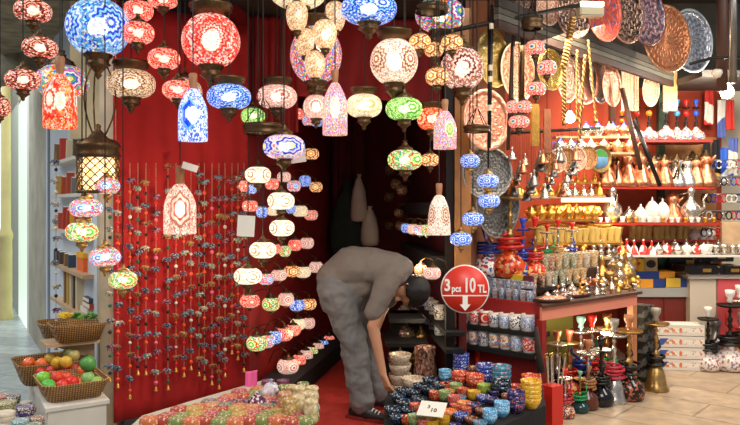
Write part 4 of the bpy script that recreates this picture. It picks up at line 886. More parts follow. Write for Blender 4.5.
# inner mug shelves running back into the doorway
for i, (py, l) in enumerate(((330, 'upper'), (347, 'lower'))):
    z = 1.5-(py-205)/720*5.35
    sh = Shelf(412, 7.0, 446, 5.25, 205+(1.5-z)*720/7.0, .14, .03, blackcloth, 'mug_shelf'); tag(sh.obj, 'shelf', f'{l} black mug shelf running back into the dark doorway')
    for j, x in enumerate((414, 417, 420.5, 424.5, 429, 434, 440)):
        mug(sh, x, 8+j*1.05, ['skyline', 'grey', 'white', 'skyline', 'blue', 'grey', 'eye' if i == 0 else 'blue'][j], f'on the {l} inner mug shelf', rz=0.5)
# round sign
sg = root('price_sign', P(465, 289, 4.6), 'sign', 'round red sign reading 3 pcs 10 TL with a down arrow', 0)
rs = 24.3*4.6/F; signred = plain('sign_red', '#d83222', .4); signw = plain('sign_white', '#f4efe6', .5)
link('border', lathe([(0, -.004), (rs, -.004), (rs, .004), (0, .004)], 48), signw, sg, rot=(PI/2, 0, 0))
link('disc', lathe([(0, -.006), (rs*.955, -.006), (rs*.955, .006), (0, .006)], 48), signred, sg, rot=(PI/2, 0, 0))
text('3', .105, signw, sg, (-.113, -.008, .022), bold=.03, sx=.8); text('pcs', .062, signw, sg, (-.056, -.008, .002), bold=.03, sx=.75)
text('10', .125, signw, sg, (.028, -.008, .02), bold=.03, sx=.62); text('TL', .07, signw, sg, (.108, -.008, .0), bold=.03, sx=.72)
link('rule', box(-rs*.93, rs*.93, -.009, -.006, -.045, -.038), signw, sg)
link('down_arrow', extr([(-.016, -.045), (.016, -.045), (.016, -.098), (.035, -.098), (0, -.138), (-.035, -.098), (-.016, -.098)], -.009, -.006), signw, sg)
link('sign_bracket', tube([(0, .01, .05), (.02, .3, .06), (.03, .65, .06)], .006), iron, sg)

# ================================================================= counter with silver
cA, cB = Vector((P(542, 0, 4.98).x, 4.98)), Vector((P(637, 0, 5.75).x, 5.75)); cd = (cB-cA).normalized(); cn_ = Vector((-cd.y, cd.x))
ct = root('sales_counter', (cA.x, cA.y, 0), 'counter', 'long red-fronted counter carrying the silver trinkets, hookahs beneath'); O = Vector((0, 0))
def rel(*v): return [tuple(q-cA) for q in v]
redfas = plain('red_fascia', '#d8543c', .35)
link('counter_top', prism(rel(cA-cd*.03-cn_*.03, cB+cd*.03-cn_*.03, cB+cd*.03+cn_*.75, cA+Vector((.04, .75))), .79, .81), wooddk, ct)
link('front_fascia', prism(rel(cA, cB, cB+cn_*.02, cA+cn_*.02), .70, .79), plain('pink_fascia', '#e08a70', .3), ct)
q = cA+cd*.0
link('side_post', prism(rel(q, q+cd*.05, q+cd*.05+cn_*.05, q+cn_*.05), 0, .7), redwall, ct)
link('end_post', prism(rel(cB-cd*.06, cB, cB+cn_*.05, cB-cd*.06+cn_*.05), 0, .7), plain('pinkish_wood', '#b87a50', .5), ct)
link('back_panel', prism(rel(q+cn_*.6, q+cd*.6+cn_*.6, q+cd*.6+cn_*.62, q+cn_*.62), 0, .79), plain('vermilion_panel', '#d02c18', .6), ct)
link('back_panel', prism(rel(q+cd*.6+cn_*.6, cB+cn_*.6, cB+cn_*.62, q+cd*.6+cn_*.62), 0, .79), plain('olive_panel', '#8a8430', .6), ct)
class PSh(Shelf):
    def __init__(s, A, B, z): s.A, s.B, s.z = A, B, z; s.d = (B-A).normalized(); s.n = Vector((-s.d.y, s.d.x))
CT = PSh(cA, cB, .81)
rr = random.Random(21)
tr = plain('silver_tray', '#c8beb0', .25, .8)
kinds = ['trinket', 'teapot', 'candlestick', 'bell', 'goblet', 'jug', 'trinket', 'sugar', 'cup']
kn = dict(trinket='ornament', teapot='teapot', candlestick='candlestick', bell='bell', goblet='goblet', jug='jug', sugar='sugar bowl', cup='coffee cup')
mt = [('silver', silver), ('gold', gold), ('copper', copper), ('silver', silver), ('brass', brass)]
k = 0
for ins, xs, hp in [(.07, range(556, 637, 8), 11), (.17, range(548, 637, 8), 14), (.28, range(552, 634, 8), 17), (.40, range(548, 632, 8), 21), (.54, range(556, 630, 8), 26), (.66, range(566, 628, 9), 38)]:
    for x in xs:
        if x < 562 and ins > .35: continue
        kd = kinds[(k*4+int(ins*100)) % 9] if ins > .1 else rr.choice(['trinket', 'bell', 'cup']); c, m_ = mt[rr.randrange(5)]; k += 1
        p = CT.at(x+rr.uniform(-2, 2), ins); h = hp*rr.uniform(.75, 1.15)*p.y/F
        o = ware(kd, tuple(p), h if kd not in ('cup', 'sugar') else h*.5, m_, rz=rr.uniform(0, 6), group='silver and brass trinkets on the counter', cat=kn[kd]); dl(o, f'small {c} {kn[kd]}', 'on the crowded silver counter', x)
# bead trays at the counter's left end
beadm = speck('mixed_beads', ['#e8b040', '#c83828', '#f0e0c8', '#8a4a2a', '#e87840', '#5a7a9a'], 18, .5)
for x, ins, w, l in [(553, .02, .17, 'nearer'), (572, .1, .2, 'farther')]:
    p = CT.at(x, ins+.05); r_ = root('bead_tray', tuple(p), 'tray', f'{l} flat tray heaped with small mixed beads at the counter\'s left', .7)
    link('tray', lathe([(0, 0), (.9, 0), (1, .12), (.97, .14), (.88, .04), (0, .04)], 24), wooddk, r_, sc=(w, w*.6, .2)); hb = link('beads', lathe([(0, .32), (.5, .28), (.85, .1), (.88, .04), (0, .04)], 24), beadm, r_, sc=(w, w*.6, .12)); hb['kind'] = 'stuff'
# glass stand left of the counter: two rows of small printed glasses
G = Shelf(484, 5.5, 541, 5.15, 298, .2, .03, blackcloth, 'glass_shelf'); tag(G.obj, 'shelf', 'black shelf of small printed glasses above the mug shelves')
gp = [speck('glass_print_blue', ['#6a84a8', '#a8b4c4', '#c8ccd0', '#8a9098'], 9, .1, thin=.35), speck('glass_print_red', ['#b07868', '#c8ccd0', '#7a8aa8', '#a8a49c'], 9, .1, thin=.35)]
for r_i, ins in enumerate((.05, .13)):
    for x in range(488, 536, 7):
        p = G.at(x, ins); o = ware('mug', tuple(p), (11 if r_i == 0 else 19)*p.y/F, gp[(x+r_i) % 2], None, 'glass', 1.2, 'printed glasses', name='printed_glass', sq=(.8, .8, 1)); dl(o, 'small printed glass', f'in the {("front", "back")[r_i]} row above the mugs', x)
# framed picture + boxes on that shelf
o = root('framed_picture', tuple(G.at(496, .19)), 'picture', 'small grey-framed picture behind the printed glasses', G.rot()); link('frame', box(-.06, .06, 0, .012, .1, .24), pewter, o); link('picture', box(-.045, .045, -.002, 0, .115, .225), plain('blue_grey_print', '#5a6a80', .5), o)
G2 = Shelf(466, 5.75, 541, 5.4, 276, .24, .02, wooddk, 'hookah_shelf'); tag(G2.obj, 'shelf', 'wooden shelf under the row of bright hookahs')
G3 = Shelf(541, 5.5, 597, 5.9, 272, .22, .02, wooddk, 'glass_shelf'); tag(G3.obj, 'shelf', 'upper tier of coloured tea glasses beside the hookahs')
G4 = Shelf(530, 5.3, 586, 5.7, 289, .22, .025, black, 'glass_shelf'); tag(G4.obj, 'shelf', 'dark tier of gilt tea glasses above the bead trays')
struct('trim_riser', slab((P(545, 0, 5.75).x, 5.75), (P(600, 0, 6.15).x, 6.15), .8, 1.1, .02), wooddk)
tg = [speck('tea_glass_'+n, [c, '#e8dcc0', '#e8dcc0', c, '#b89060'], 16, .08, thin=.45) for n, c in (('amber', '#e0a060'), ('clear', '#d0c8bc'), ('red', '#c86050'), ('gilt', '#d8b070'), ('green', '#8aa894'))]
tn = ['amber', 'clear', 'red', 'gilt', 'green']
for sh, xs, hp, wh, insl in [(G3, range(545, 597, 7), 15, 'on the upper glass tier', (.05, .14)), (G4, range(534, 586, 7), 14, 'on the dark glass tier', (.05, .14))]:
    for ins in insl:
        for x in xs:
            j = rr.randrange(5); p = sh.at(x+rr.uniform(-1, 1), ins); o = ware('glass', tuple(p), hp*p.y/F, tg[j], cat='tea glass', group='tulip tea glasses', sq=(1, 1, 1)); dl(o, f'{tn[j]} tulip tea glass', wh, x+ins)
for x, c, w, l in [(516, '#d8c038', .1, 'yellow small box beside the bright hookahs'), (528, '#6a2430', .08, 'dark red small box beside the bright hookahs')]:
    p = G.at(x, .14); o = root('small_box', (p.x, p.y, p.z+.13), 'box', l, G.rot()); link('carton', box(-w/2, w/2, 0, .06, 0, .05), plain('card'+c, c, .5), o)
# bright hookahs on that shelf
hk = {}
def hm(n, cols, sc=7, metal=0): return speck(n, cols, sc*(5 if sc < 9 else 3.5), .15, metal)
bm1 = hm('white_red_vase', ['#e8e0dc', '#b83a34', '#f0e8e0', '#3a5a9a', '#e8e0dc']); bm2 = hm('orange_vase', ['#b83a1c', '#d86030', '#8a2410', '#d84a24', '#c8a070']); bm3 = hm('cobalt_vase', ['#1c3a9a', '#2a58c8', '#1c3a9a', '#d8c070']); bm4 = hm('red_vase', ['#c02018', '#e04030', '#f0c070', '#c02018'])
blhose = plain('blue_hose', '#1c3a9a', .3); rdhose = plain('red_hose', '#c8281c', .35); grhose = plain('green_hose', '#1c9a5a', .35); bkhose = plain('black_hose', '#14110f', .35); brhose = plain('brown_hose', '#9a6838', .4); tanh = plain('tan_hose', '#c8965a', .4); pkhose = plain('crimson_hose', '#b8283c', .35)
HS = [(489, 272, 78, bm1, cerblu, silver, blhose, 'tall hookah with white flowered vase and blue hose, beside the red sign', 1.5, .06), (510, 272, 98, bm2, cermor, brass, rdhose, 'tall hookah with orange vase and clay bowl before the zinc trays', 1.3, .07), (523, 270, 60, bm3, cerblu, plain('cobalt_stem', '#2a4cb0', .2), blhose, 'cobalt blue hookah standing between orange and red ones', 1.3, .1), (535, 269, 62, bm4, ceramred, brass, rdhose, 'red glass hookah with coiled red hose, right of the cobalt one', 1.3, .12)]
for x, pb, hp, b, bo, st, ho, l, w, ins in HS:
    p = G2.at(x, ins); hookah(x, pb, p.y, hp, b, bo, st, ho, l, wide=w, loc=tuple(p), trayr=.12)
for x, b, ho, hp, l in [(547, hm('green_vase', ['#1c7a4a', '#48b07a', '#e8d8a0']), grhose, 44, 'short hookah with green hose behind the tea glasses'), (558, bm1, tanh, 48, 'short silver hookah with tan hose behind the tea glasses'), (572, bm3, blhose, 44, 'short blue hookah behind the tea glasses'), ]:
    p = G3.at(x, .19); hookah(x, 0, p.y, hp, b, ceramred, silver, ho, l, loc=tuple(p), wide=1.2)
# ================================================================= hookahs on the floor
mA = hm('mosaic_vase_multi', ['#b84838', '#e8d0b0', '#3a5a7a', '#d87a40', '#2a2a2a'], 14); mG = plain('dark_teal_glass', '#1c3a3a', .1); mBr = plain('brown_glass', '#5a2c1c', .1); mBk = plain('black_glass', '#121014', .1)
mOr = hm('black_orange_vase', ['#1a1210', '#a8583a', '#1a1210', '#2a1a14'], 8); mWh = hm('white_mosaic_vase', ['#dccfc4', '#e8dcd0', '#a85a54', '#d8c0b8', '#e0d4c8', '#8a8494', '#dccfc4'], 12); bell_s = silver
def flo(py): return 1.5*F/(py-HZ)
for x, pb, pt, b, bo, st, ho, l, w in [
    (565, 417, 369, mA, ceramred, silver, pkhose, 'small hookah with mosaic vase and red bowl beside the red tongs bin', 1.5),
    (580, 412, 371, mG, plain('sage_glaze', '#7ab088', .3), brass, grhose, 'small hookah with bright green hose and green bowl', 1.6),
    (588, 409, 340, mBr, plain('clay', '#a86a40', .5), silver, brhose, 'hookah with brown coiled hose, between green and black ones', 1.1),
    (601, 405, 337, mBk, mBk, black, bkhose, 'all-black hookah under the counter', 1.3),
    (614, 402, 319, silver, plain('grey_glaze', '#8a8478', .3), silver, pkhose, 'tall silver hookah with crimson coiled hose', 1.1),
    (629, 399, 315, mOr, plain('clay', '#a86a40', .5), brass, bkhose, 'tall brass hookah with black and orange patterned vase', 1.3),
    (557, 400, 331, mBk, plain('clay', '#a86a40', .5), silver, bkhose, 'silver hookah with red clay bowl at back left under the counter', 1.1),
    (569, 398, 330, bm4, plain('clay_red', '#a83c28', .5), brass, rdhose, 'hookah with dark red bowl at the back under the counter', 1.1),
    (581, 395, 316, mBk, certeal, silver, blhose, 'silver hookah with a white and teal top bowl under the counter', 1.1),
    (592, 393, 315, bm4, ceramred, silver, rdhose, 'silver hookah with bright red top bowl at back under the counter', 1.1),
    (607, 392, 314, mG, brass, brass, grhose, 'brass hookah with gilt top bowl at the back under the counter', 1.1),
    (656, 390, 308, brass, plain('grey_glaze', '#8a8478', .3), brass, bkhose, 'tall brass hookah with bell base standing outside the counter', .9),
    (708, 370, 307, mWh, white, iron, bkhose, 'black-stemmed hookah with white mosaic vase beside the patterned boxes', 1.4),
    (730, 370, 290, mWh, white, iron, bkhose, 'larger black-stemmed hookah with white mosaic vase near right edge', 1.4),
    (740, 366, 285, bm4, white, silver, rdhose, 'hookah with bright red hose cut by the right edge', 1.5)]:
    Y = flo(pb); hookah(x, pb, Y, pb-pt, b, bo, st, ho, l, wide=w, z=0, bell=x in (614, 656), trayr=.16 if w < 2 else .13)
Y = flo(364); o = ware('jug', (P(722, 364, Y).x-.02, Y+.08, 0), .45, pewter, name='metal_ewer', cat='ewer'); o['label'] = 'tall pewter ewer standing between the two mosaic-vase hookahs'
# red bin of tongs
rb = root('red_bin', (P(552, 420, 4.93).x, 4.93, 0), 'bin', 'narrow red bin holding a bunch of metal tongs', .6)
link('bin_body', box(-.055, .055, -.05, .05, 0, .27), plain('bin_red', '#c8281c', .4), rb)
for i in range(7):
    a = (i-3)*.07; t = root('tongs', (rb.location.x+(i-3)*.012, rb.location.y, .08), 'tongs', None, .6, 'tongs in the red bin'); dl(t, 'pair of metal tongs', 'in the red bin', 552+i)
    t.rotation_euler = (R.uniform(-.1, .1), a, .6); link('arm', box(-.004, .004, -.003, .0, 0, .38), silver, t); link('arm', box(.004, .01, -.003, .0, 0, .38), silver, t); link('ring_handle', tube([(.012*math.cos(k*PI/5), 0, .39+.012*math.sin(k*PI/5)) for k in range(11)], .003, 5), gold, t)
o = tag(link('feather_duster', tube([(0, 0, 0), (-.02, 0, .15), (-.03, .01, .3)], .03, 8, None, .012), plain('dark_fibre', '#2a2018', .9, 0, .4, 40), None, P(541, 372, 4.85)), 'brush', 'dark fibre brush hanging at the counter\'s left post')
# black carton stack
for i in range(7):
    Y = 5.95; p = P(641, 0, Y); o = link('black_carton', box(-.07, .07, -.08, .1, 0, .095), speck('black_carton_print', ['#14120f', '#1c1a18', '#14120f', '#5a5650'], 30, .5), None, (p.x, Y, i*.097), (0, 0, .6)); tag(o, 'box', f'black hookah carton beside the counter\'s end post, {ONES[i]} from the floor up', 'black cartons stacked by the counter')
# patterned long boxes on the floor
pb_m, nt, b = newmat('patterned_carton'); h = N(nt); oc = h.obj(); x, y, z = h.xyz(oc)[:3]
vo = h.voro(oc, 55); cc = h.ramp(h.xyz(vo['Color'])[0], ['#e8dccc', '#d8743c', '#e8dccc', '#b8a898', '#e0d4c4'])
band = h.m('LESS_THAN', h.m('ABSOLUTE', h.m('SUBTRACT', z, .05)), .022); h.l(h.mix(band, srgb('#d8ccbe'), cc), b.inputs['Base Color']); b.inputs['Roughness'].default_value = .6
for i in range(4):
    o = root('patterned_box', (P(680, 370, 6.5).x, 6.62, i*.105), 'box', f'long pale patterned carton on the stone floor, {["lowest", "second from the bottom", "third from the bottom", "topmost"][i]} of four', -.12, 'pale patterned cartons')
    link('carton', box(-.235, .235, -.1, .1, 0, .1, bev=.003), pb_m, o)
    if i < 3: link('blue_label', extr([(-.2, .02), (-.13, .02), (-.08, .08), (-.15, .08)], -.103, -.1), plain('label_blue', '#3a5090', .5), o)
# white corner cabinet
cb = root('corner_cabinet', (P(690, 0, 6.9).x, 6.9, 0), 'cabinet', 'white and pink display cabinet behind the floor hookahs at right')
x0 = 0
link('white_side', box(0, P(716, 0, 6.9).x-P(690, 0, 6.9).x, 0, .5, 0, .80), plain('warm_white_panel', '#d8c8b0', .5), cb)
link('pink_front', box(.26, .8, -.01, .0, 0, .80), plain('pink_panel', '#e05a5c', .5), cb); link('pink_carcass', box(.26, .8, 0, .5, 0, .8), plain('warm_white_panel', '#d8c8b0', .5), cb)
link('cabinet_top', box(-.04, .85, -.05, .55, .80, .84), white, cb)
gb = [('#1c1614', 'lower'), ('#241c18', 'upper')]
gmat = speck('inlaid_black', ['#14100e', '#1c1614', '#14100e', '#14100e', '#8a6a4a'], 26, .25)
def gamebox(px, z, w, d, label, Y=6.8, h=.08):
    o = root('game_box', (P(px, 0, Y).x, Y, z), 'box', label, .03); link('case', box(-w/2, w/2, 0, d, 0, h), gmat, o); link('inlay', box(-.04, .04, -.003, 0, h*.3, h*.7), gold, o); return o
gamebox(707, .842, .42, .3, 'black inlaid game box on the white cabinet, nearest the front'); gamebox(735, .842, .2, .3, 'black inlaid game box on white cabinet at the right edge')
gamebox(690, .86, .42, .25, 'black inlaid game box under the shelf of red-capped ornaments', 7.25, .12); gamebox(722, .93, .24, .25, 'second black inlaid case right of the long game box', 7.25, .1)
redbrown = plain('red_brown_cabinet', '#7a2818', .5, 0, .15, 3)
cab2 = root('base_cabinet', (P(634, 0, 7.0).x, 7.0, 0), 'cabinet', 'dark red-brown cupboard below the stacked yellow and blue boxes'); link('carcass', box(0, .56, 0, .4, 0, .62), redbrown, cab2); link('door', box(.02, .27, -.012, 0, .03, .6), redbrown, cab2); link('door', box(.29, .54, -.012, 0, .03, .6), redbrown, cab2)
def carton(px, py, w, h, Y, c, label, extra=None):
    s = Y/F; p = P(px, py, Y); o = root('carton', p, 'box', label, 0); link('carton_body', box(-w*s/2, w*s/2, 0, .22, 0, h*s), plain('carton_'+c, c, .5), o)
    if extra: link('printed_label', extr([(w*s*.36*math.cos(a*PI/8), h*s*.5+h*s*.28*math.sin(a*PI/8)) for a in range(16)] if extra[1] == 'o' else [(-w*s*.5, 0), (w*s*.1, 0), (w*s*.1, h*s), (-w*s*.5, h*s)], -.004, 0), plain('printed_'+extra[0], extra[0], .5), o)
    return o
carton(662, 297, 52, 9.5, 6.95, '#a8a49c', 'long grey carton at the bottom of the box stack'); carton(650, 288, 30, 9, 6.95, '#1c3a7a', 'blue and orange carton, left lower one of the box stack', ('#f0a028', 's')); carton(678, 287, 24, 9, 6.97, '#24408a', 'blue carton with yellow end, right lower one', ('#e8c040', 's'))
carton(655, 279, 40, 7.5, 7.0, '#f0a028', 'orange carton with blue end, second from the stack\'s top', ('#24408a', 's')); carton(632, 276, 24, 8, 7.05, '#f0c81c', 'lower yellow carton with red oval label', ('#d8281c', 'o')); carton(632, 268, 24, 9, 7.05, '#f4cc20', 'upper yellow carton with red oval label', ('#d8281c', 'o')); carton(630, 259, 20, 6, 7.05, '#c8281c', 'small red carton resting on the yellow cartons')
carton(651, 271, 13, 14, 7.05, '#c8b888', 'square framed black carton beside the yellow cartons', ('#1a1a18', 'o'))
# ================================================================= right shop shelving
struct('wall_shop_back', slab((P(505, 0, 7.5).x, 7.5), (P(712, 0, 7.5).x+.1, 7.5), 0, 2.72, .05), plain('warm_red_wall', '#a03818', .7, 0, .15, 3))
struct('wall_shop_upper', slab((P(505, 0, 7.5).x, 7.5), (P(712, 0, 7.5).x+.3, 7.5), 2.72, 3.6, .05), plain('dark_mottled_wall', '#3a342c', .8, 0, .6, 2.5))  # upper part of the back wall, in a darker mottled colour
struct('wall_shop_left', slab((P(471, 0, 5.4).x, 5.4), (P(505, 0, 7.5).x, 7.5), .8, 3.6, .04), plain('warm_brown_wall', '#6a3c20', .6, 0, .2, 4))
struct('wall_far_right', slab((P(716, 0, 7.9).x, 7.9), (8, 7.9), 0, 3.2, .05), plain('cream_shop_wall', '#d8cbb0', .7, 0, .1, 3))
struct('trim_green_post', box(P(659, 0, 7.35).x, P(665, 0, 7.35).x, 7.35, 7.42, .84, 2.95), plain('dark_green_post', '#26402c', .5))
struct('trim_brown_post', box(P(611, 0, 7.3).x, P(616, 0, 7.3).x, 7.3, 7.38, .84, 2.95), wooddk)
redsh = plain('red_shelf', '#a8281c', .4)
def shelf(px0, Y0, px1, Y1, py, dep, mat, label, th=.02):
    s = Shelf(px0, Y0, px1, Y1, py, dep, th, mat, 'wall_shelf'); tag(s.obj, 'shelf', label); return s
S1 = shelf(612, 6.95, 713, 6.95, 140, .35, redsh, 'red wall shelf carrying the small hookahs with coloured balls')
S2 = shelf(598, 6.9, 715, 6.9, 187, .4, redsh, 'red wall shelf carrying the large copper coffee pots')
S3 = shelf(589, 6.8, 722, 6.8, 223, .45, redsh, 'wall shelf carrying white jugs and the copper jug')
S4 = shelf(606, 6.7, 742, 6.7, 255, .45, white, 'white wall shelf carrying red-capped ornaments')
S5 = shelf(628, 7.1, 716, 7.1, 240, .3, redsh, 'short inner shelf of yellow glasses and white sugar bowls')
B1 = shelf(560, 7.0, 613, 6.9, 182, .2, gold, 'upper short shelf of small gilt bells')
B2 = shelf(514, 6.7, 606, 6.6, 196, .3, woodlt, 'long shelf of gilt bells above the strip light')
B3 = shelf(528, 6.6, 600, 6.6, 219, .3, gold, 'gilt shelf of golden tea sets under the strip light')
B4 = shelf(535, 6.5, 622, 6.5, 243, .3, gold, 'gilt shelf of tall yellow glasses')
B5 = shelf(540, 6.3, 612, 6.4, 258, .3, woodlt, 'pale shelf of small silver ornaments behind tea glasses')
st = link('strip_light', box(P(562, 0, 6.75).x, P(614, 0, 6.75).x, 6.74, 6.78, Zof(202, 6.75), Zof(198, 6.75)), plain('lit_tube', '#ffe8b8', .3, emit=3)); tag(st, 'strip light', 'glowing horizontal strip light between the gilt bell shelves')
rr = random.Random(31)
ball_pots = [(622, cermor, 'orange'), (637, ceramred, 'red'), (649, cermor, 'orange'), (666, certeal, 'teal'), (677, plain('sky_glaze', '#4a9ad0', .2), 'sky-blue'), (686, ceramred, 'red'), (696, cerblu, 'deep blue')]
vs = hm('small_vase_print', ['#c8a890', '#b85a4a', '#6a7aa0', '#e8d8c8'], 9)
for i, (x, m, c) in enumerate(ball_pots):
    p = S1.at(x, .1); tall = 46 if x == 666 else 41
    if x == 622: tall = 30
    hookah(x, 0, p.y, tall, vs, m, iron, bkhose, f'small hookah with {c} ball and bowl on the high red shelf, {ONES[i]} from left', 'small hookahs with coloured balls', 1.5, m, loc=tuple(p), trayr=.1, coil=False)
kc = ['copper', 'silver', 'copper', 'gold', 'silver']
def row(sh, kind, xs, hp, mset, noun, where, group, ins=.08, jit=1, b=None, cat=None, hr=.12, sq=(1, 1, 1)):
    for x in xs:
        c, m = mset[rr.randrange(len(mset))] if isinstance(mset, list) else mset
        p = sh.at(x+rr.uniform(-jit, jit), ins); h = hp*rr.uniform(1-hr, 1+hr)*p.y/F
        o = ware(kind, tuple(p), h, m, b, cat or noun, rr.uniform(0, 6), group, sq=sq); dl(o, f'{c} {noun}', where, x)
co, si, go, wh_ = ('copper', copper), ('silver', silver), ('gilt', gold), ('white', white)
row(S2, 'ewer', [606, 616, 628, 641, 653, 665, 676, 687, 697, 707], 36, [co, co, si], 'coffee pot', 'on the big-pot shelf', 'large coffee pots', .1, b=brassd, sq=(.85, .85, 1))
row(S2, 'ewer', [611, 622, 635, 647, 659, 671, 682, 692, 702], 33, [co, si], 'coffee pot', 'in the back row of the big-pot shelf', 'large coffee pots', .27, b=brassd, sq=(.85, .85, 1))
row(S3, 'jug', [613, 690], 38, si, 'ewer', 'standing tall among the white jugs', 'tall ewers', .12, hr=.03)
row(S3, 'ewer', [673], 32, co, 'coffee pot', 'between the white jugs and silver ewer', None, .2, hr=.02)
row(S3, 'teapot', [629, 640], 17, [si, wh_], 'teapot', 'on the white-jug shelf', 'teapots', .15)
row(S3, 'sugar', [652, 662], 24, wh_, 'jar', 'on the white-jug shelf', 'white jars', .15, sq=(.6, .6, 1))
row(S3, 'cup', range(594, 720, 7), 6, [wh_, wh_, go], 'coffee cup', 'in the front row of the white-jug shelf', 'small coffee cups', .04)
row(S5, 'glass', range(631, 690, 6), 14, ('yellow', plain('yellow_glass', '#e8cc78', .08, thin=.4)), 'tea glass', 'on the inner shelf over the red-capped ornaments', 'yellow glasses', .08)
row(S5, 'sugar', [694, 702, 710], 13, wh_, 'sugar bowl', 'on the short inner shelf', 'white sugar bowls', .1, hr=.05)
rc = speck('red_white_orn', ['#f0ece4', '#d03028', '#f0ece4', '#e0d8cc'], 3, .2)
row(S4, 'bell', range(611, 655, 8), 15, ('red and white', rc), 'dervish ornament', 'on the white shelf', 'red-capped ornaments', .07, cat='ornament')
row(S4, 'sugar', range(659, 706, 9), 11, [('red and white', rc), si, wh_], 'sugar bowl', 'on the white shelf', 'sugar bowls', .09)
row(S4, 'cup', range(709, 742, 8), 9, [wh_, si], 'cup', 'at the right of the white shelf', 'cups', .09)
row(S4, 'teapot', range(664, 742, 11), 13, [co, si], 'teapot', 'in the back row of the white shelf', 'small teapots', .28)
row(B1, 'bell', [568, 577, 585, 594, 603], 10, go, 'bell', 'on the upper bell shelf', 'gilt bells', .06)
row(B2, 'bell', range(519, 604, 8), 13, [go, si], 'bell', 'on the long bell shelf', 'gilt bells', .07)
row(B2, 'sugar', range(523, 600, 9), 9, [go, co], 'sugar bowl', 'in the back row of the long bell shelf', 'gilt sugar bowls', .2)
row(B3, 'teapot', range(532, 600, 9), 14, go, 'teapot', 'on the shelf under the strip light', 'golden tea sets', .08)
row(B3, 'goblet', range(531, 600, 6), 13, go, 'goblet', 'in the back row under the strip light', 'golden tea sets', .2)
row(B4, 'glass', range(538, 622, 6), 15, ('yellow', plain('yellow_glass', '#e8cc78', .08, thin=.4)), 'tall glass', 'on the tall-glass shelf', 'tall yellow glasses', .06, sq=(1, 1, 1.05))
row(B4, 'glass', range(541, 620, 6), 17, ('gilt', gold), 'tall glass', 'in the back row of the tall-glass shelf', 'tall yellow glasses', .2)
row(B5, 'trinket', range(545, 610, 8), 12, [si, go], 'ornament', 'on the pale ornament shelf', 'small silver ornaments', .07)
# grey zinc trays behind the blue lamps, copper trays, chased plates
def plate(px, py, rx, ry, Y, mat, label, side=1, cat='plate', sq=1.0, name='wall_plate', rimm=None, deep=.05, tiltz=0):
    s = Y/F; c = P(px, py, Y); r = ry*s; a = math.acos(min(1, rx/ry/sq)) if rx/ry/sq < 1 else 0
    v = Vector((-c.x, -c.y)); ang = math.atan2(v.y, v.x)+side*a
    o = root(name, c, cat, label); o.rotation_euler = (PI/2, tiltz, ang+PI/2)
    link('plate_face', lathe([(0, 0), (.78, 0), (.84, .012), (.86, .05*1), (.86, .02), (.8, -.02), (0, -.02)], 40), mat, o, sc=(r*sq, r, r))
    link('rim', lathe([(.84, .02), (.86, .05), (.98, .07), (1, .06), (.99, .045), (.86, .02)], 40), rimm or mat, o, sc=(r*sq, r, r))
    return o
def BY(px):   # beam line
    k = (px-370)/F; A = Vector((1.345, 5.1)); d = Vector((.672, .741)); t = (k*A.y-A.x)/(d.x-k*d.y); return (A+d*t).y
e_dark = engraved('chased_dark', ['#2a2420', '#8a6a58', '#c89878', '#4a4a54', '#b8806a'], 30, 14); e_red = engraved('chased_red', ['#b84838', '#c85a48', '#a83c30', '#4a5a88', '#c86450'], 12, 10, .5, .4, 12)
e_multi = engraved('chased_multi', ['#3a3a50', '#a86a60', '#5a6a80', '#c8a088', '#7a4a48'], 22, 12, .5, .4, 13); e_cop = engraved('chased_copper', ['#b0704c', '#c8845c', '#a8643c', '#c88c64'], 30, 24, .75, .36, 14)
e_sil = engraved('chased_silver', ['#6a6e78', '#a8acb4', '#8a8e98', '#c8ccd0'], 26, 18, .75, .35, 14); e_gold = engraved('chased_brass', ['#a08848', '#b09858', '#a89050', '#c0a868'], 14, 8, .7, .38, 6)
e_copL = engraved('chased_light_copper', ['#d89078', '#e8a88c', '#c87c64', '#e0a084', '#f0b89c'], 30, 16, .6, .36, 12); e_pat = engraved('chased_pattern', ['#f0c8a8', '#8a4a38', '#e8b090', '#b06a50', '#f4d8c0'], 26, 12, .5, .4, 14)
e_zinc = engraved('chased_zinc', ['#5a5a58', '#8a8884', '#6a6a68', '#a8a49c'], 40, 20, .75, .38, 12)
for a in [(505, -2, 11, 15, 4.7, e_pat, 'chased plate cut by the top edge, left of the brass canopy'), (526, 0, 12, 17, 4.85, e_dark, 'chased dark plate cut by top edge above the brass canopy'), (547, 6, 12, 20, 4.95, e_pat, 'chased plate with dark bands at top, third from left'),
          (573, 14, 17, 25, 5.1, e_dark, 'dark chased copper plate behind the lamp fixture'), (603, 11, 17, 31, 5.3, e_red, 'red enamelled plate in the overhanging row'), (625, 14, 17, 30, 5.5, e_dark, 'dark petal-patterned plate right of the red one'), (646, 17, 18, 29, 5.7, e_multi, 'many-coloured floral plate left of the big copper tray'),
          (666, 39, 22, 34, 5.9, e_cop, 'big copper chased tray in the overhanging row'), (690, 41, 20, 32, 6.15, e_sil, 'big silver chased tray at the right end of the row')]:
    plate(*a)
plate(492, 58, 16, 30, 5.2, e_gold, 'plain brass tray standing tall behind the banded stick', cat='tray', name='metal_tray'); plate(486, 120, 23, 31, 5.1, e_copL, 'large round copper tray behind the dark brass ring', cat='tray', name='metal_tray')
plate(517, 72, 17, 30, 5.4, e_pat, 'patterned copper tray behind the pink evil-eye lamps', cat='tray', name='metal_tray'); plate(550, 70, 13, 21, 5.5, engraved('bright_brass', ['#c8a050', '#d8b060', '#e0bc70'], 10, 6, .85, .25, 4), 'small brass tray right of the pink lamps', cat='tray', name='metal_tray')
plate(566, 78, 10, 25, 5.8, e_pat, 'patterned tray edge behind the twisted cords', cat='tray', name='metal_tray'); plate(583, 79, 15, 26, 6.0, e_copL, 'rosy copper tray hanging under the beam behind the tassels', cat='tray', name='metal_tray')
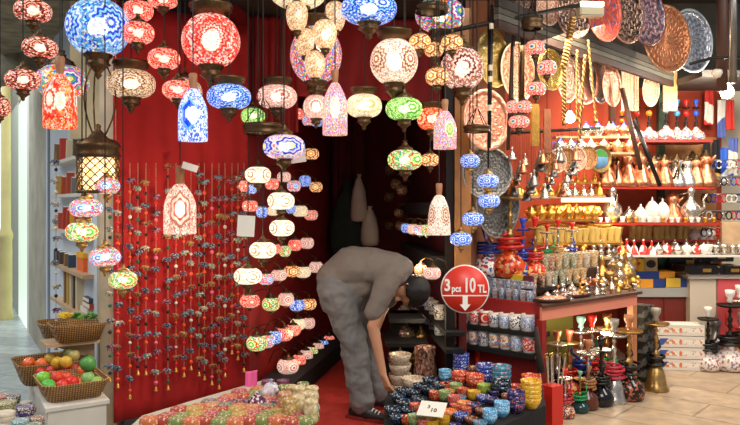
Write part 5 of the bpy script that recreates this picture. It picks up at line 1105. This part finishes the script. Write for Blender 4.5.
plate(599, 80, 10, 24, 6.15, e_sil, 'silver tray edge between the two rosy trays', cat='tray', name='metal_tray'); plate(611, 86, 9, 21, 6.2, e_copL, 'shiny pink copper tray beside the rectangular chased tray', cat='tray', name='metal_tray')
plate(651, 90, 8, 17, 6.9, e_pat, 'narrow oval chased tray above the orange-ball hookah', sq=.47, cat='tray', name='metal_tray')
for x, w, c, l in [(630, 17, e_pat, 'rectangular chased copper tray left of the oval one'), (670, 14, plain('gilt_panel', '#c8a060', .35, .5, .2, 20), 'plain gilt rectangular tray right of the oval one')]:
    s = 7.0/F; o = root('metal_tray', P(x, 112, 7.0), 'tray', l); link('plate_face', cach('rtray', lambda: box(-1, 1, -.05, .05, -1, 1, bev=.03)), c, o, (0, 0, 22*s), (0, 0, 0), (w/2*s, .2, 21*s)); 
plate(487, 173, 25, 27, 5.35, e_zinc, 'large grey zinc tray behind the upper blue lamps', cat='tray', name='metal_tray'); plate(497, 203, 22, 36, 5.55, e_zinc, 'second grey zinc tray partly hidden behind the first', cat='tray', name='metal_tray')
for i, (x, y) in enumerate([(548, 163), (557, 161), (567, 160), (577, 159), (588, 158)]):
    plate(x, y, 9, 12, 5.6+.12*i, e_pat if i % 2 else engraved('chased_amber', ['#c88a50', '#6a4028', '#e8b078', '#a86a40'], 26, 10, .6, .35, 10), f'small chased souvenir plate in the overlapping row, {ONES[i]} from left', name='souvenir_plate')
pp = plate(600, 159, 11, 14, 6.2, brass, 'brass-rimmed oval plate painted with a blue and green landscape', name='picture_plate')
sky = plain('painted_sky', '#7ab0dc', .5); link('painted_sky', lathe([(0, .03), (.72, .03), (.72, .025), (0, .025)], 30), sky, pp, sc=.115); link('painted_ground', extr([(.08*math.cos(a), .08*math.sin(a)) for a in [math.radians(195+i*150/10) for i in range(11)]], 0, .002), plain('painted_ground', '#4a9a3a', .6), pp, (0, 0, .006), (-PI/2, 0, PI))
# hanging jezve cups and bells (silver cluster)
n = 0
for i in range(34):
    x = 512+ (i*29 % 67); y = 150+(i*53 % 42); Y = 5.35+.3*((i*7) % 5)/5
    if x > 575 and y > 165: continue
    n += 1
    o = ware('bell', P(x, y+10, Y), rr.uniform(11, 17)*Y/F, [silver, pewter, copper][i % 3], group='hanging metal bells', name='hanging_bell', cat='bell'); dl(o, ['silver', 'pewter', 'copper'][i % 3]+' bell', 'in the hanging cluster over the hookahs', x+i*.01)
    o2 = o; cz = 2.9-o.location.z
    link('bell_cord', lathe([(0, 0), (1, 0), (1, 1), (0, 1)], 6), iron, o, (0, 0, .98), (0, 0, 0), (.02, .02, (Zof(130, Y)-o.location.z)/o.scale.z-.9))
rl = link('hanging_rail', tube([P(508, 133, 5.3), P(600, 128, 5.7)], .012), iron); tag(rl, 'rail', 'dark rail from which the metal bells hang')
BX = shelf(556, 6.85, 632, 6.85, 136, .15, woodlt, 'narrow topmost pale shelf of teapots under the rosy trays')
B0 = shelf(552, 6.6, 636, 6.6, 152, .35, woodlt, 'pale high shelf crowded with teapots under the rosy trays')
# silver pots with blue lids above the bell shelf
for i, (x, y, c) in enumerate([(560, 145, silver), (571, 142, silver), (581, 146, silver), (591, 140, silver), (598, 132, silver), (604, 146, copper), (613, 128, copper), (618, 146, copper), (624, 134, copper), (609, 138, copper), (586, 128, silver), (630, 152, copper)]):
    o = ware('teapot', tuple(B0.at(x, .08+.08*(i % 2))) if y > 139 else tuple(BX.at(x, .07)), 16*6.7/F, c, [cerblu, c][i % 2], group='teapots on the high shelf'); dl(o, ('silver' if c is silver else 'copper')+' teapot', 'crowded below the rosy trays', x)
# sleeves, sticks, tassels
for x, w, y0, y1, c, l in [(535, 9, 104, 146, gold, 'flat brass sheath hanging right of the pink lamps'), (547, 8, 109, 153, copper, 'flat copper sheath hanging beside the brass one')]:
    s = 5.0/F; o = root('hanging_sheath', P(x, y1, 5.0), 'sheath', l, .3); link('sheath', cach('sheath', lambda: box(-1, 1, -.3, .3, 0, 1, bev=.08)), c, o, sc=(w/2*s, w/2*s, (y1-y0)*s)); link('hanging_cord', CORDM, iron, o, (0, 0, (y1-y0)*s), (0, 0, 0), (.003, .003, 2.9-P(x, y0, 5.0).z))
def stick(p0, p1, Y, r, mat, label, cat='stick', bands=None, name='walking_stick', Y1=None):
    a, b = P(*p0, Y), P(*p1, Y1 or Y); o = root(name, b, cat, label)
    link('shaft', tube([a-b, (a-b)*.5, Vector((0, 0, 0))], r, 8), mat, o)
    link('hanging_cord', CORDM, iron, o, a-b, (0, 0, 0), (.003, .003, 2.9-a.z))
    if bands:
        for t in bands: q = (a-b)*t; link('band', lathe([(r*1.25, -.018), (r*1.25, .018)], 10), bands_m, o, q)
    return o
bands_m = plain('ivory_band', '#e8d8b8', .4)
stick((492, 5), (489, 148), 4.55, .012, black, 'long black stick with ivory bands before the brass tray', bands=(.28, .48, .56, .85))
stick((514, 20), (508, 150), 4.9, .014, wooddk, 'dark brown stick hanging left of the pink lamps'); stick((523, 30), (521, 112), 4.85, .017, brassd, 'brass-brown stick hanging behind the pink lamps')
stick((622, 88), (641, 170), 6.2, .022, wooddk, 'thick dark curved sword sheath crossing the copper pots', 'sheath', name='sword_sheath'); stick((634, 120), (660, 186), 6.3, .02, black, 'second thin dark sheath crossing the copper pots', 'sheath', name='sword_sheath')
def rope(px, y0, y1, Y, label, dx=0, r=.008, mat=brass):
    a, b = P(px, y0, Y), P(px+dx, y1, Y); pts1 = []; pts2 = []; n = 50
    for i in range(n+1):
        q = a.lerp(b, i/n); w = 1.2*r; pts1.append((q.x+w*math.cos(i*.9)-b.x, q.y+w*math.sin(i*.9)-b.y, q.z-b.z)); pts2.append((q.x-w*math.cos(i*.9)-b.x, q.y-w*math.sin(i*.9)-b.y, q.z-b.z))
    bm = bmesh.new(); tube(pts1, r, 6, bm); tube(pts2, r, 6, bm)
    o = root('twisted_cord', b, 'cord', label); link('cord', bm_mesh(bm), mat, o); link('tassel', lathe([(.3, .6), (.9, .3), (1, -1.5), (0, -1.5)], 10), mat, o, (0, 0, 0), (0, 0, 0), .015); return o
rope(573, 17, 66, 4.8, 'thick twisted gold cord hanging from the lamp fixture', -9, .012); rope(564, 66, 122, 4.85, 'twisted gold cord hanging in front of small brass tray', 0)
rope(585, 55, 140, 5.0, 'long pale tasselled cord crossing the rosy copper tray', -6, .006); rope(577, 50, 118, 5.05, 'slim tasselled cord left of the long pale one', 0, .005); rope(588, 40, 120, 5.2, 'slim tasselled cord right of the long pale one', 8, .005)
# awning beams and fixture
bmA = Vector((1.345, 5.1)); bmD = Vector((.672, .741)); bmN = Vector((-.741, .672))
for i, (off, z0, z1, c) in enumerate(((0, 2.61, 2.66, '#3a2218'), (.0, 2.665, 2.70, '#5a564a'), (.0, 2.705, 2.74, '#4a4438'), (.0, 2.745, 2.80, '#2e241c'))):
    a = bmA-bmD*.8+bmN*off; b = bmA+bmD*2.25+bmN*off
    struct(f'trim_beam_{i+1}', slab(tuple(a), tuple(b), z0, z1, .035), plain('beam_'+c, c, .6, 0, .2, 8))
struct('trim_tray_rail', tube([(.42, 4.4, 2.55), P(590, 3, 4.95)], .014), iron)
lf = root('lamp_fixture', P(590, 12, 4.9), 'lamp', 'pale rectangular lamp fixture hanging in front of the red plate', .1)
link('housing', box(-.085, .085, -.04, .04, -.035, .03, bev=.008), plain('pale_housing', '#b8ac8c', .5), lf); link('lit_lens', box(-.08, .08, -.043, -.03, .03, .06), plain('lit_lens', '#fff4d8', .3, emit=6), lf); link('hanger', box(-.006, .006, 0, .01, .06, .5), iron, lf)
# far right
bulb = root('shop_bulb', P(727, 92, 6.4), 'lamp', 'brilliant bare bulb over the scarves at the right edge'); link('bulb_glass', lathe([(0, -1), (.7, -.7), (1, 0), (.7, .7), (.35, 1.1), (.35, 1.3), (0, 1.3)], 16), plain('lit_bulb', '#fff2d8', .3, emit=40), bulb, sc=.06); link('flex', CORDM, iron, bulb, (0, 0, .07), (0, 0, 0), (.005, .005, .5))
bu2 = root('shop_bulb', P(570, 118, 6.2), 'lamp', 'glowing bulb behind the gold cords under the rosy trays'); link('bulb_glass', lathe([(0, -1), (.7, -.7), (1, 0), (.7, .7), (.35, 1.1), (.35, 1.3), (0, 1.3)], 16), plain('lit_bulb', '#fff2d8', .3, emit=40), bu2, sc=.045); link('flex', CORDM, iron, bu2, (0, 0, .05), (0, 0, 0), (.005, .005, 1.1))
struct('trim_soffit', slab((P(702, 0, 6.5).x, 6.5), (6, 6.6), 2.66, 2.72, .8), plain('grey_soffit', '#4a443e', .6, 0, .2, 3))
struct('trim_pipe', tube([(P(733, 0, 5.6).x, 5.6, 2.45), (P(733, 0, 5.6).x, 5.6, 4)], .03), pewter); struct('trim_pipe_2', tube([(P(722, 0, 6.0).x, 6.0, 2.45), (P(722, 0, 6.0).x, 6.0, 4)], .045), plain('rust_pipe', '#4a2c20', .6))
struct('trim_roof_right', slab((2.2, 7.2), (7, 9.5), 2.9, 5, .1), plain('dark_mottled_wall', '#4a443a', .8, 0, .6, 2.5))  # dark mottled colour, material shared with the upper back wall
struct('trim_cable', tube([P(690, 64, 5.8), P(712, 58, 5.8), P(742, 57, 5.8)], .012), iron)
dm_ = link('security_dome', lathe([(0, -1), (.6, -.8), (1, 0), (.9, .5), (.5, .7), (0, .7)], 16), plain('dome_white', '#d8d0c0', .3), None, P(717, 73, 5.95), (0, 0, 0), .045); tag(dm_, 'camera dome', 'small white dome under the soffit near the bright bulb')
scr = [speck('scarf_red', ['#d83a30', '#f4e8dc', '#d83a30'], 4, .8), speck('scarf_white', ['#f0ece4', '#e8e0d0', '#5a6ab0'], 4, .8), speck('scarf_blue', ['#2a4aa8', '#e8e8f0', '#3a6ad0', '#181c38'], 5, .8), speck('scarf_black', ['#18181c', '#e8c050', '#18181c', '#2a3a8a'], 5, .8)]
for x, y0, y1, w, m, l in [(709, 88, 125, 9, 0, 'red and white banner hanging below the bright bulb, left one'), (721, 100, 138, 8, 1, 'white banner hanging below the bright bulb, middle one'), (730, 100, 130, 8, 0, 'red scarf hanging at far right below the bright bulb'), (707, 142, 178, 7, 3, 'black and gold scarf beside the copper pots'), (716, 140, 180, 8, 3, 'black and gold scarf, second from the copper pots'), (724, 148, 182, 8, 2, 'blue and white scarf over the bracelet rack'), (733, 138, 176, 9, 1, 'white scarf at the far right above the bracelet rack')]:
    s = 7.3/F; cloth('hanging_scarf', (P(x-w/2, 0, 7.3).x, 7.3), (P(x+w/2, 0, 7.3).x, 7.3), Zof(y1, 7.3), Zof(y0, 7.3), scr[m], .02, 10, 2, None, l, seed=int(x)); bpy.context.view_layer.objects
for i in range(5):
    y = 160+i*17; p = P(702, y, 7.15); q = P(742, y, 7.15)
    t = link('bracelet_rail', tube([p, q], .006), pewter); tag(t, 'rail', f'horizontal rail of the bracelet rack, {ONES[i]} from top')
    for x in range(704, 742, 5):
        c, m = [('silver', silver), ('red', ceramred), ('dark', black), ('blue', cerblu), ('pale', paper)][rr.randrange(5)]
        o = link('bracelet', cach('brc', lambda: tube([(.0, .028*math.cos(a*PI/6), .038*math.sin(a*PI/6)) for a in range(13)], .007, 6)), m, None, P(x, y+4.5, 7.15), (0, 0, rr.uniform(.6, 2.4)), (1, 1, 1)); tag(o, 'bracelet', None, 'bracelets on the rack'); dl(o, f'{c} beaded bracelet', f'on the {ONES[i]} rail down of the rack', x)
o = tag(link('display_board', box(P(722, 0, 6.9).x, P(745, 0, 6.9).x, 6.9, 6.93, Zof(255, 6.9), Zof(222, 6.9)), woodlt), 'board', 'tan wooden board leaning at right above the game boxes')
struct('wall_far_panel', box(P(664, 0, 7.44).x, P(716, 0, 7.44).x, 7.43, 7.48, .84, 2.2), plain('ochre_back', '#a8703c', .6, 0, .2, 3))

# ================================================================= the man bending over the bowls
def blob(name, segs, mat, parent=None, vox=.008, sm=6, ell=None):
    """union of tapered limbs remeshed into one skin; segs: (p, q, rp, rq)"""
    bm = bmesh.new()
    for sgm in segs:
        p, q, r0, r1 = sgm[:4]; fl = sgm[4] if len(sgm) > 4 else 1.0
        p, q = Vector(p), Vector(q); n = max(2, int((q-p).length/min(r0, r1)*2.2)+1)
        for i in range(n+1):
            t = i/n; c = p.lerp(q, t); r = r0+(r1-r0)*t
            m = bmesh.ops.create_icosphere(bm, subdivisions=2, radius=r)
            for v in m['verts']: v.co = Vector((v.co.x, v.co.y*fl, v.co.z))+c
    o = link(name, bm_mesh(bm), mat, parent)
    m = o.modifiers.new('r', 'REMESH'); m.mode = 'VOXEL'; m.voxel_size = vox
    m2 = o.modifiers.new('s', 'SMOOTH'); m2.iterations = sm; m2.factor = .6
    dg = bpy.context.evaluated_depsgraph_get(); me = bpy.data.meshes.new_from_object(o.evaluated_get(dg))
    o.modifiers.clear(); o.data = me
    if not me.materials: me.materials.append(mat)
    o.material_slots[0].link = 'OBJECT'; o.material_slots[0].material = mat
    for f in me.polygons: f.use_smooth = True
    return o
Y0 = 5.12
def Q(px, py, dy=0.0): return P(px, py, Y0+dy)
skin = plain('skin', '#c08a68', .5, 0, .06, 10)
mn = root('person', (Q(372, 413).x, Y0, 0), 'person', 'man in grey t-shirt and grey trousers bending down over the bowls')
off = -mn.location
def T(v): return Vector(v)+off
HIP = (336, 281); 
# joints
hipN, hipF = Q(337, 283, -.09), Q(341, 284, .10)
kneN, kneF = Q(352, 338, -.10), Q(368, 335, .13)
ankN, ankF = Q(362, 396, -.11), Q(377, 391, .16)
shN, shF = Q(390, 278, -.20), Q(402, 268, .16)
elN, wrN = Q(373, 326, -.24), Q(383, 374, -.28)
elF, wrF = Q(383, 308, .10), Q(376, 330, .02)
headC = Q(410, 290, -.05)
segs = []
def sg_(a, b, r0, r1, fl=1.0): segs.append((T(a), T(b), r0, r1, fl))
sg_(Q(344, 280, 0), Q(368, 270, 0), .09, .10, 1.3); sg_(Q(368, 270), Q(394, 272), .10, .09, 1.45)
sg_(Q(400, 268, -.02), Q(406, 280, -.03), .06, .055)
sg_(shN, elN, .046, .043); sg_(elN, wrN, .042, .027)
sg_(shF, elF, .05, .042); sg_(elF, wrF, .04, .027)
for h, k, a in ((hipN, kneN, ankN), (hipF, kneF, ankF)): sg_(h, k, .075, .06); sg_(k, a, .055, .038)
# head: skull, jaw; crown to the right and down, face towards the floor
up = Vector((.78, -.25, -.55)).normalized(); fw = Vector((-.52, -.2, -.83)); fw = (fw-up*fw.dot(up)).normalized(); sd = fw.cross(up).normalized()
hc = headC
sg_(hc+up*.02-fw*.015, hc+up*.03+fw*.02, .088, .084, .92); sg_(hc-up*.04+fw*.03, hc-up*.075+fw*.06, .06, .04)
sg_(hc+fw*.085-up*.01, hc+fw*.108-up*.035, .012, .016)   # nose
sg_(hc+fw*.08+up*.02+sd*.03, hc+fw*.08+up*.02-sd*.03, .016, .016)
sg_(hc+fw*.092-up*.065+sd*.015, hc+fw*.092-up*.065-sd*.015, .010, .010)
for q in (1, -1): sg_(hc+sd*.085*q+up*.012-fw*.015, hc+sd*.09*q-up*.03-fw*.01, .016, .010)
def hand(w, dirv, palmn, curl=.5):
    d = Vector(dirv).normalized(); n = Vector(palmn); n = (n-d*n.dot(d)).normalized(); sdv = d.cross(n).normalized()
    for s_ in (-.022, -.007, .009, .024): sg_(w+d*.01+sdv*s_*.5, w+d*.085+sdv*s_, .017, .0135)
    for i, (s_, ln) in enumerate(((-.031, .066), (-.0105, .078), (.0105, .074), (.031, .058))):
        a = w+d*.088+sdv*s_; u = d
        for j in range(3):
            u2 = (u*math.cos(curl*.5)+n*math.sin(curl*.5)).normalized(); n2 = None
            b = a+u2*ln*(.45, .32, .23)[j]+sdv*s_*.08; sg_(a, b, .0088-.0008*j, .0082-.0008*j); a = b
            u = u2
    a = w+d*.03-sdv*.024; b = a+(d*.6-sdv*.65+n*.5).normalized()*.04; c = b+(d*.9-sdv*.15+n*.5).normalized()*.032; sg_(a, b, .0125, .0105); sg_(b, c, .0103, .0088)
hand(wrN, (Q(391, 396, -.3)-wrN), (.6, .25, -.3), .5)
hand(wrF, Vector((-.35, .5, -.6)), (-.5, -.3, -.2), .6)
body = blob('body', segs, skin, mn, .0058, 3)
shirtm = plain('grey_shirt', '#7a7067', .85); shirt2 = shirtm
segs = []
sg_(Q(337, 279), Q(352, 268), .15, .162, 1.12); sg_(Q(352, 268), Q(372, 268), .162, .15, 1.25); sg_(Q(372, 268), Q(392, 271), .15, .135, 1.4); sg_(Q(392, 271), Q(402, 268), .135, .085, 1.5)
sg_(Q(391, 275, -.16), Q(385, 288, -.2), .088, .085); sg_(Q(385, 288, -.2), Q(374, 312, -.23), .085, .068)
sg_(Q(396, 272, .12), Q(388, 298, .11), .09, .075)
sg_(Q(343, 288, -.03), Q(362, 285, -.03), .12, .11, 1.2)
shirt = blob('t_shirt', segs, shirtm, mn, .01, 8)
def wrinkle(o, st, sc):
    t = bpy.data.textures.new('folds', 'CLOUDS'); t.noise_scale = sc
    m = o.modifiers.new('w', 'DISPLACE'); m.texture = t; m.strength = st; m.mid_level = .5
wrinkle(shirt, .018, .07)
trm = plain('grey_trousers', '#74716e', .85)
segs = []
sg_(Q(335, 288, -.07), Q(337, 294, -.08), .13, .13); sg_(Q(340, 288, .08), Q(345, 294, .1), .125, .12); sg_(Q(350, 290, -.03), Q(354, 296, .0), .115, .11, 1.2)
sg_(Q(337, 294, -.09), kneN, .13, .1); sg_(kneN, Q(360, 385, -.11), .1, .09); sg_(Q(360, 385, -.11), Q(362, 400, -.11), .092, .092)
sg_(Q(346, 294, .1), kneF, .118, .083); sg_(kneF, Q(375, 382, .15), .09, .08); sg_(Q(375, 382, .15), Q(377, 393, .16), .082, .082)
tro = blob('trousers', segs, trm, mn, .01, 6); wrinkle(tro, .045, .09)
# hair
hb = bmesh.new(); m = bmesh.ops.create_icosphere(hb, subdivisions=4, radius=1)
hrm = plain('black_hair', '#14100e', .6, 0, .3, 40)
rotm = Matrix((sd, fw, up)).transposed()
for v in hb.verts:
    c = v.co.copy(); u, f, s_ = c.z, c.y, c.x
    rr_ = .112*(1+.02*math.sin(c.x*23+c.y*31+c.z*19))
    low = -.055 if f < .1 else (.0 if abs(s_) > .75 else .035)
    p = Vector((s_*rr_*.98, f*rr_*1.08-.012, u*rr_))
    if f > .55 and u < .2: p.y = min(p.y, .06)
    v.co = p
bmesh.ops.bisect_plane(hb, geom=hb.verts[:]+hb.edges[:]+hb.faces[:], plane_co=(0, .0, -.058), plane_no=(0, .75, -1), clear_outer=True)
hme = bm_mesh(hb); ho = link('hair', hme, hrm, mn, T(hc+up*.028), rotm.to_euler()); so = ho.modifiers.new('s', 'SOLIDIFY'); so.thickness = .012
# shoes
def shoe(a, dirx, nm='shoe'):
    s = root if False else None
    sm_ = plain('black_shoe', '#1a1718', .5); so_m = plain('shoe_sole_red', '#7a2018', .6); lw = plain('white_laces', '#e8e4dc', .7)
    d = Vector(dirx).normalized(); g = Vector((a.x, a.y, 0))
    sgs = [(T(g-d*.05+Vector((0, 0, .06))), T(g+d*.06+Vector((0, 0, .065))), .042, .05), (T(g+d*.06+Vector((0, 0, .05))), T(g+d*.19+Vector((0, 0, .04))), .048, .034), (T(g-d*.03+Vector((0, 0, .09))), T(g+d*.02+Vector((0, 0, .10))), .042, .045)]
    o = blob(nm, sgs, sm_, mn, .007, 5)
    up_ = Vector((0, 0, 1)); sdd = up_.cross(d)
    pl = [T(g+d*x+sdd*y) for x, y in ((-.1, -.03), (-.1, .03), (-.04, .042), (.06, .045), (.16, .045), (.23, .02), (.235, -.02), (.16, -.045), (.06, -.04), (-.04, -.04))]
    link('sole', prism([(v.x, v.y) for v in pl], .014, .036), so_m, o)
    bm = bmesh.new()
    for i in range(5):
        c = g+d*(.055+.024*i)+Vector((0, 0, .112-.0085*i)); tube([T(c-sdd*.026-up_*.012), T(c+up_*.002), T(c+sdd*.026-up_*.012)], .0055, 5, bm)
    link('laces', bm_mesh(bm), lw, o)
shoe(Q(360, 405, -.11), (.85, -.42, 0)); shoe(Q(374, 400, .16), (.95, -.1, 0))
# ================================================================= light, camera, world
def area(name, loc, tgt, size, e, col, sy=None):
    l = bpy.data.lights.new(name, 'AREA'); l.energy = e; l.size = size; l.color = col
    if sy: l.shape = 'RECTANGLE'; l.size_y = sy
    o = bpy.data.objects.new(name, l); COL.objects.link(o); o.location = loc; o.rotation_euler = (Vector(tgt)-Vector(loc)).to_track_quat('-Z', 'Y').to_euler(); return o
def point(name, loc, e, col, r=.04):
    l = bpy.data.lights.new(name, 'POINT'); l.energy = e; l.color = col; l.shadow_soft_size = r; o = bpy.data.objects.new(name, l); COL.objects.link(o); o.location = loc; return o
warm = (1, .78, .52)
point('bell_lamp_light', P(180, 226, 4.2)+Vector((0, .12, -.06)), 9, (1, .82, .6), .05)
point('lantern_bulb', P(98, 178, 4.0), 5, warm, .04)
point('far_right_bulb', P(727, 92, 6.25), 45, (1, .93, .8), .08)
point('cords_bulb', P(570, 118, 6.1), 14, warm, .05)
area('shop_overhead_fill', (2.2, 6.75, 2.85), (2.3, 6.9, 1.0), 1.0, 38, (1, .84, .62)).data.spread = 2.0  # added area light, brightens the shop's metal wares from above
area('counter_lamp', (1.5, 5.0, 2.7), (1.8, 5.6, .8), .8, 30, (1, .84, .64))
area('shelf_strip', (P(588, 0, 6.7).x, 6.72, Zof(205, 6.7)-.02), (P(588, 0, 6.7).x, 6.9, .9), .5, 6, (1, .85, .55), .05)
point('under_counter_light', P(575, 330, 5.5), 5, (1, .85, .6), .05); point('under_counter_light', P(606, 322, 5.75), 5, (1, .85, .6), .05)  # warm point lights below the counter top, without a lamp model
point('tureen_fill', P(418, 318, 5.55), 2.2, warm, .04); point('doorway_fill', P(418, 262, 5.3), 6, warm, .05); point('doorway_fill', P(300, 330, 5.6), 2.5, (1, .7, .45), .05)  # unseen point lights added to brighten the tureens, inner mugs and doorway
area('street_fill', (1.2, 1.5, 3.6), (1.0, 5.0, .3), 2.0, 100, (1, .95, .88))  # added overhead area light out of view, fills the foreground
area('street_fill_right', (4.2, 3.5, 3.6), (3.0, 6.0, 0), 1.5, 70, (1, .94, .86))  # second added fill out of view, for the floor and wares at right
area('alley_daylight', (-5.6, 8.5, 4.6), (-4.2, 8.5, 0), 3, 210, (.88, .95, 1))
area('alley_front_daylight', (-3.4, 3.4, 3.6), (-2.4, 5.2, .5), 1.5, 50, (.95, .97, 1))
w = bpy.data.worlds.new('world'); S.world = w; w.use_nodes = True
bg = w.node_tree.nodes['Background']; bg.inputs[0].default_value = (.75, .8, .9, 1); bg.inputs[1].default_value = .32
cam = bpy.data.cameras.new('camera'); co_ = bpy.data.objects.new('camera', cam); COL.objects.link(co_)
co_.location = (0, 0, CH); co_.rotation_euler = (PI/2, 0, 0); cam.sensor_width = 36; cam.lens = 36*F/740; cam.shift_y = -(212.5-HZ)/740; cam.clip_start = .05
S.camera = co_
flush_labels()
S.view_settings.view_transform = 'Standard'; S.view_settings.look = 'None'; S.view_settings.gamma = 1; S.view_settings.exposure = 0.2
S.view_settings.use_curve_mapping = False
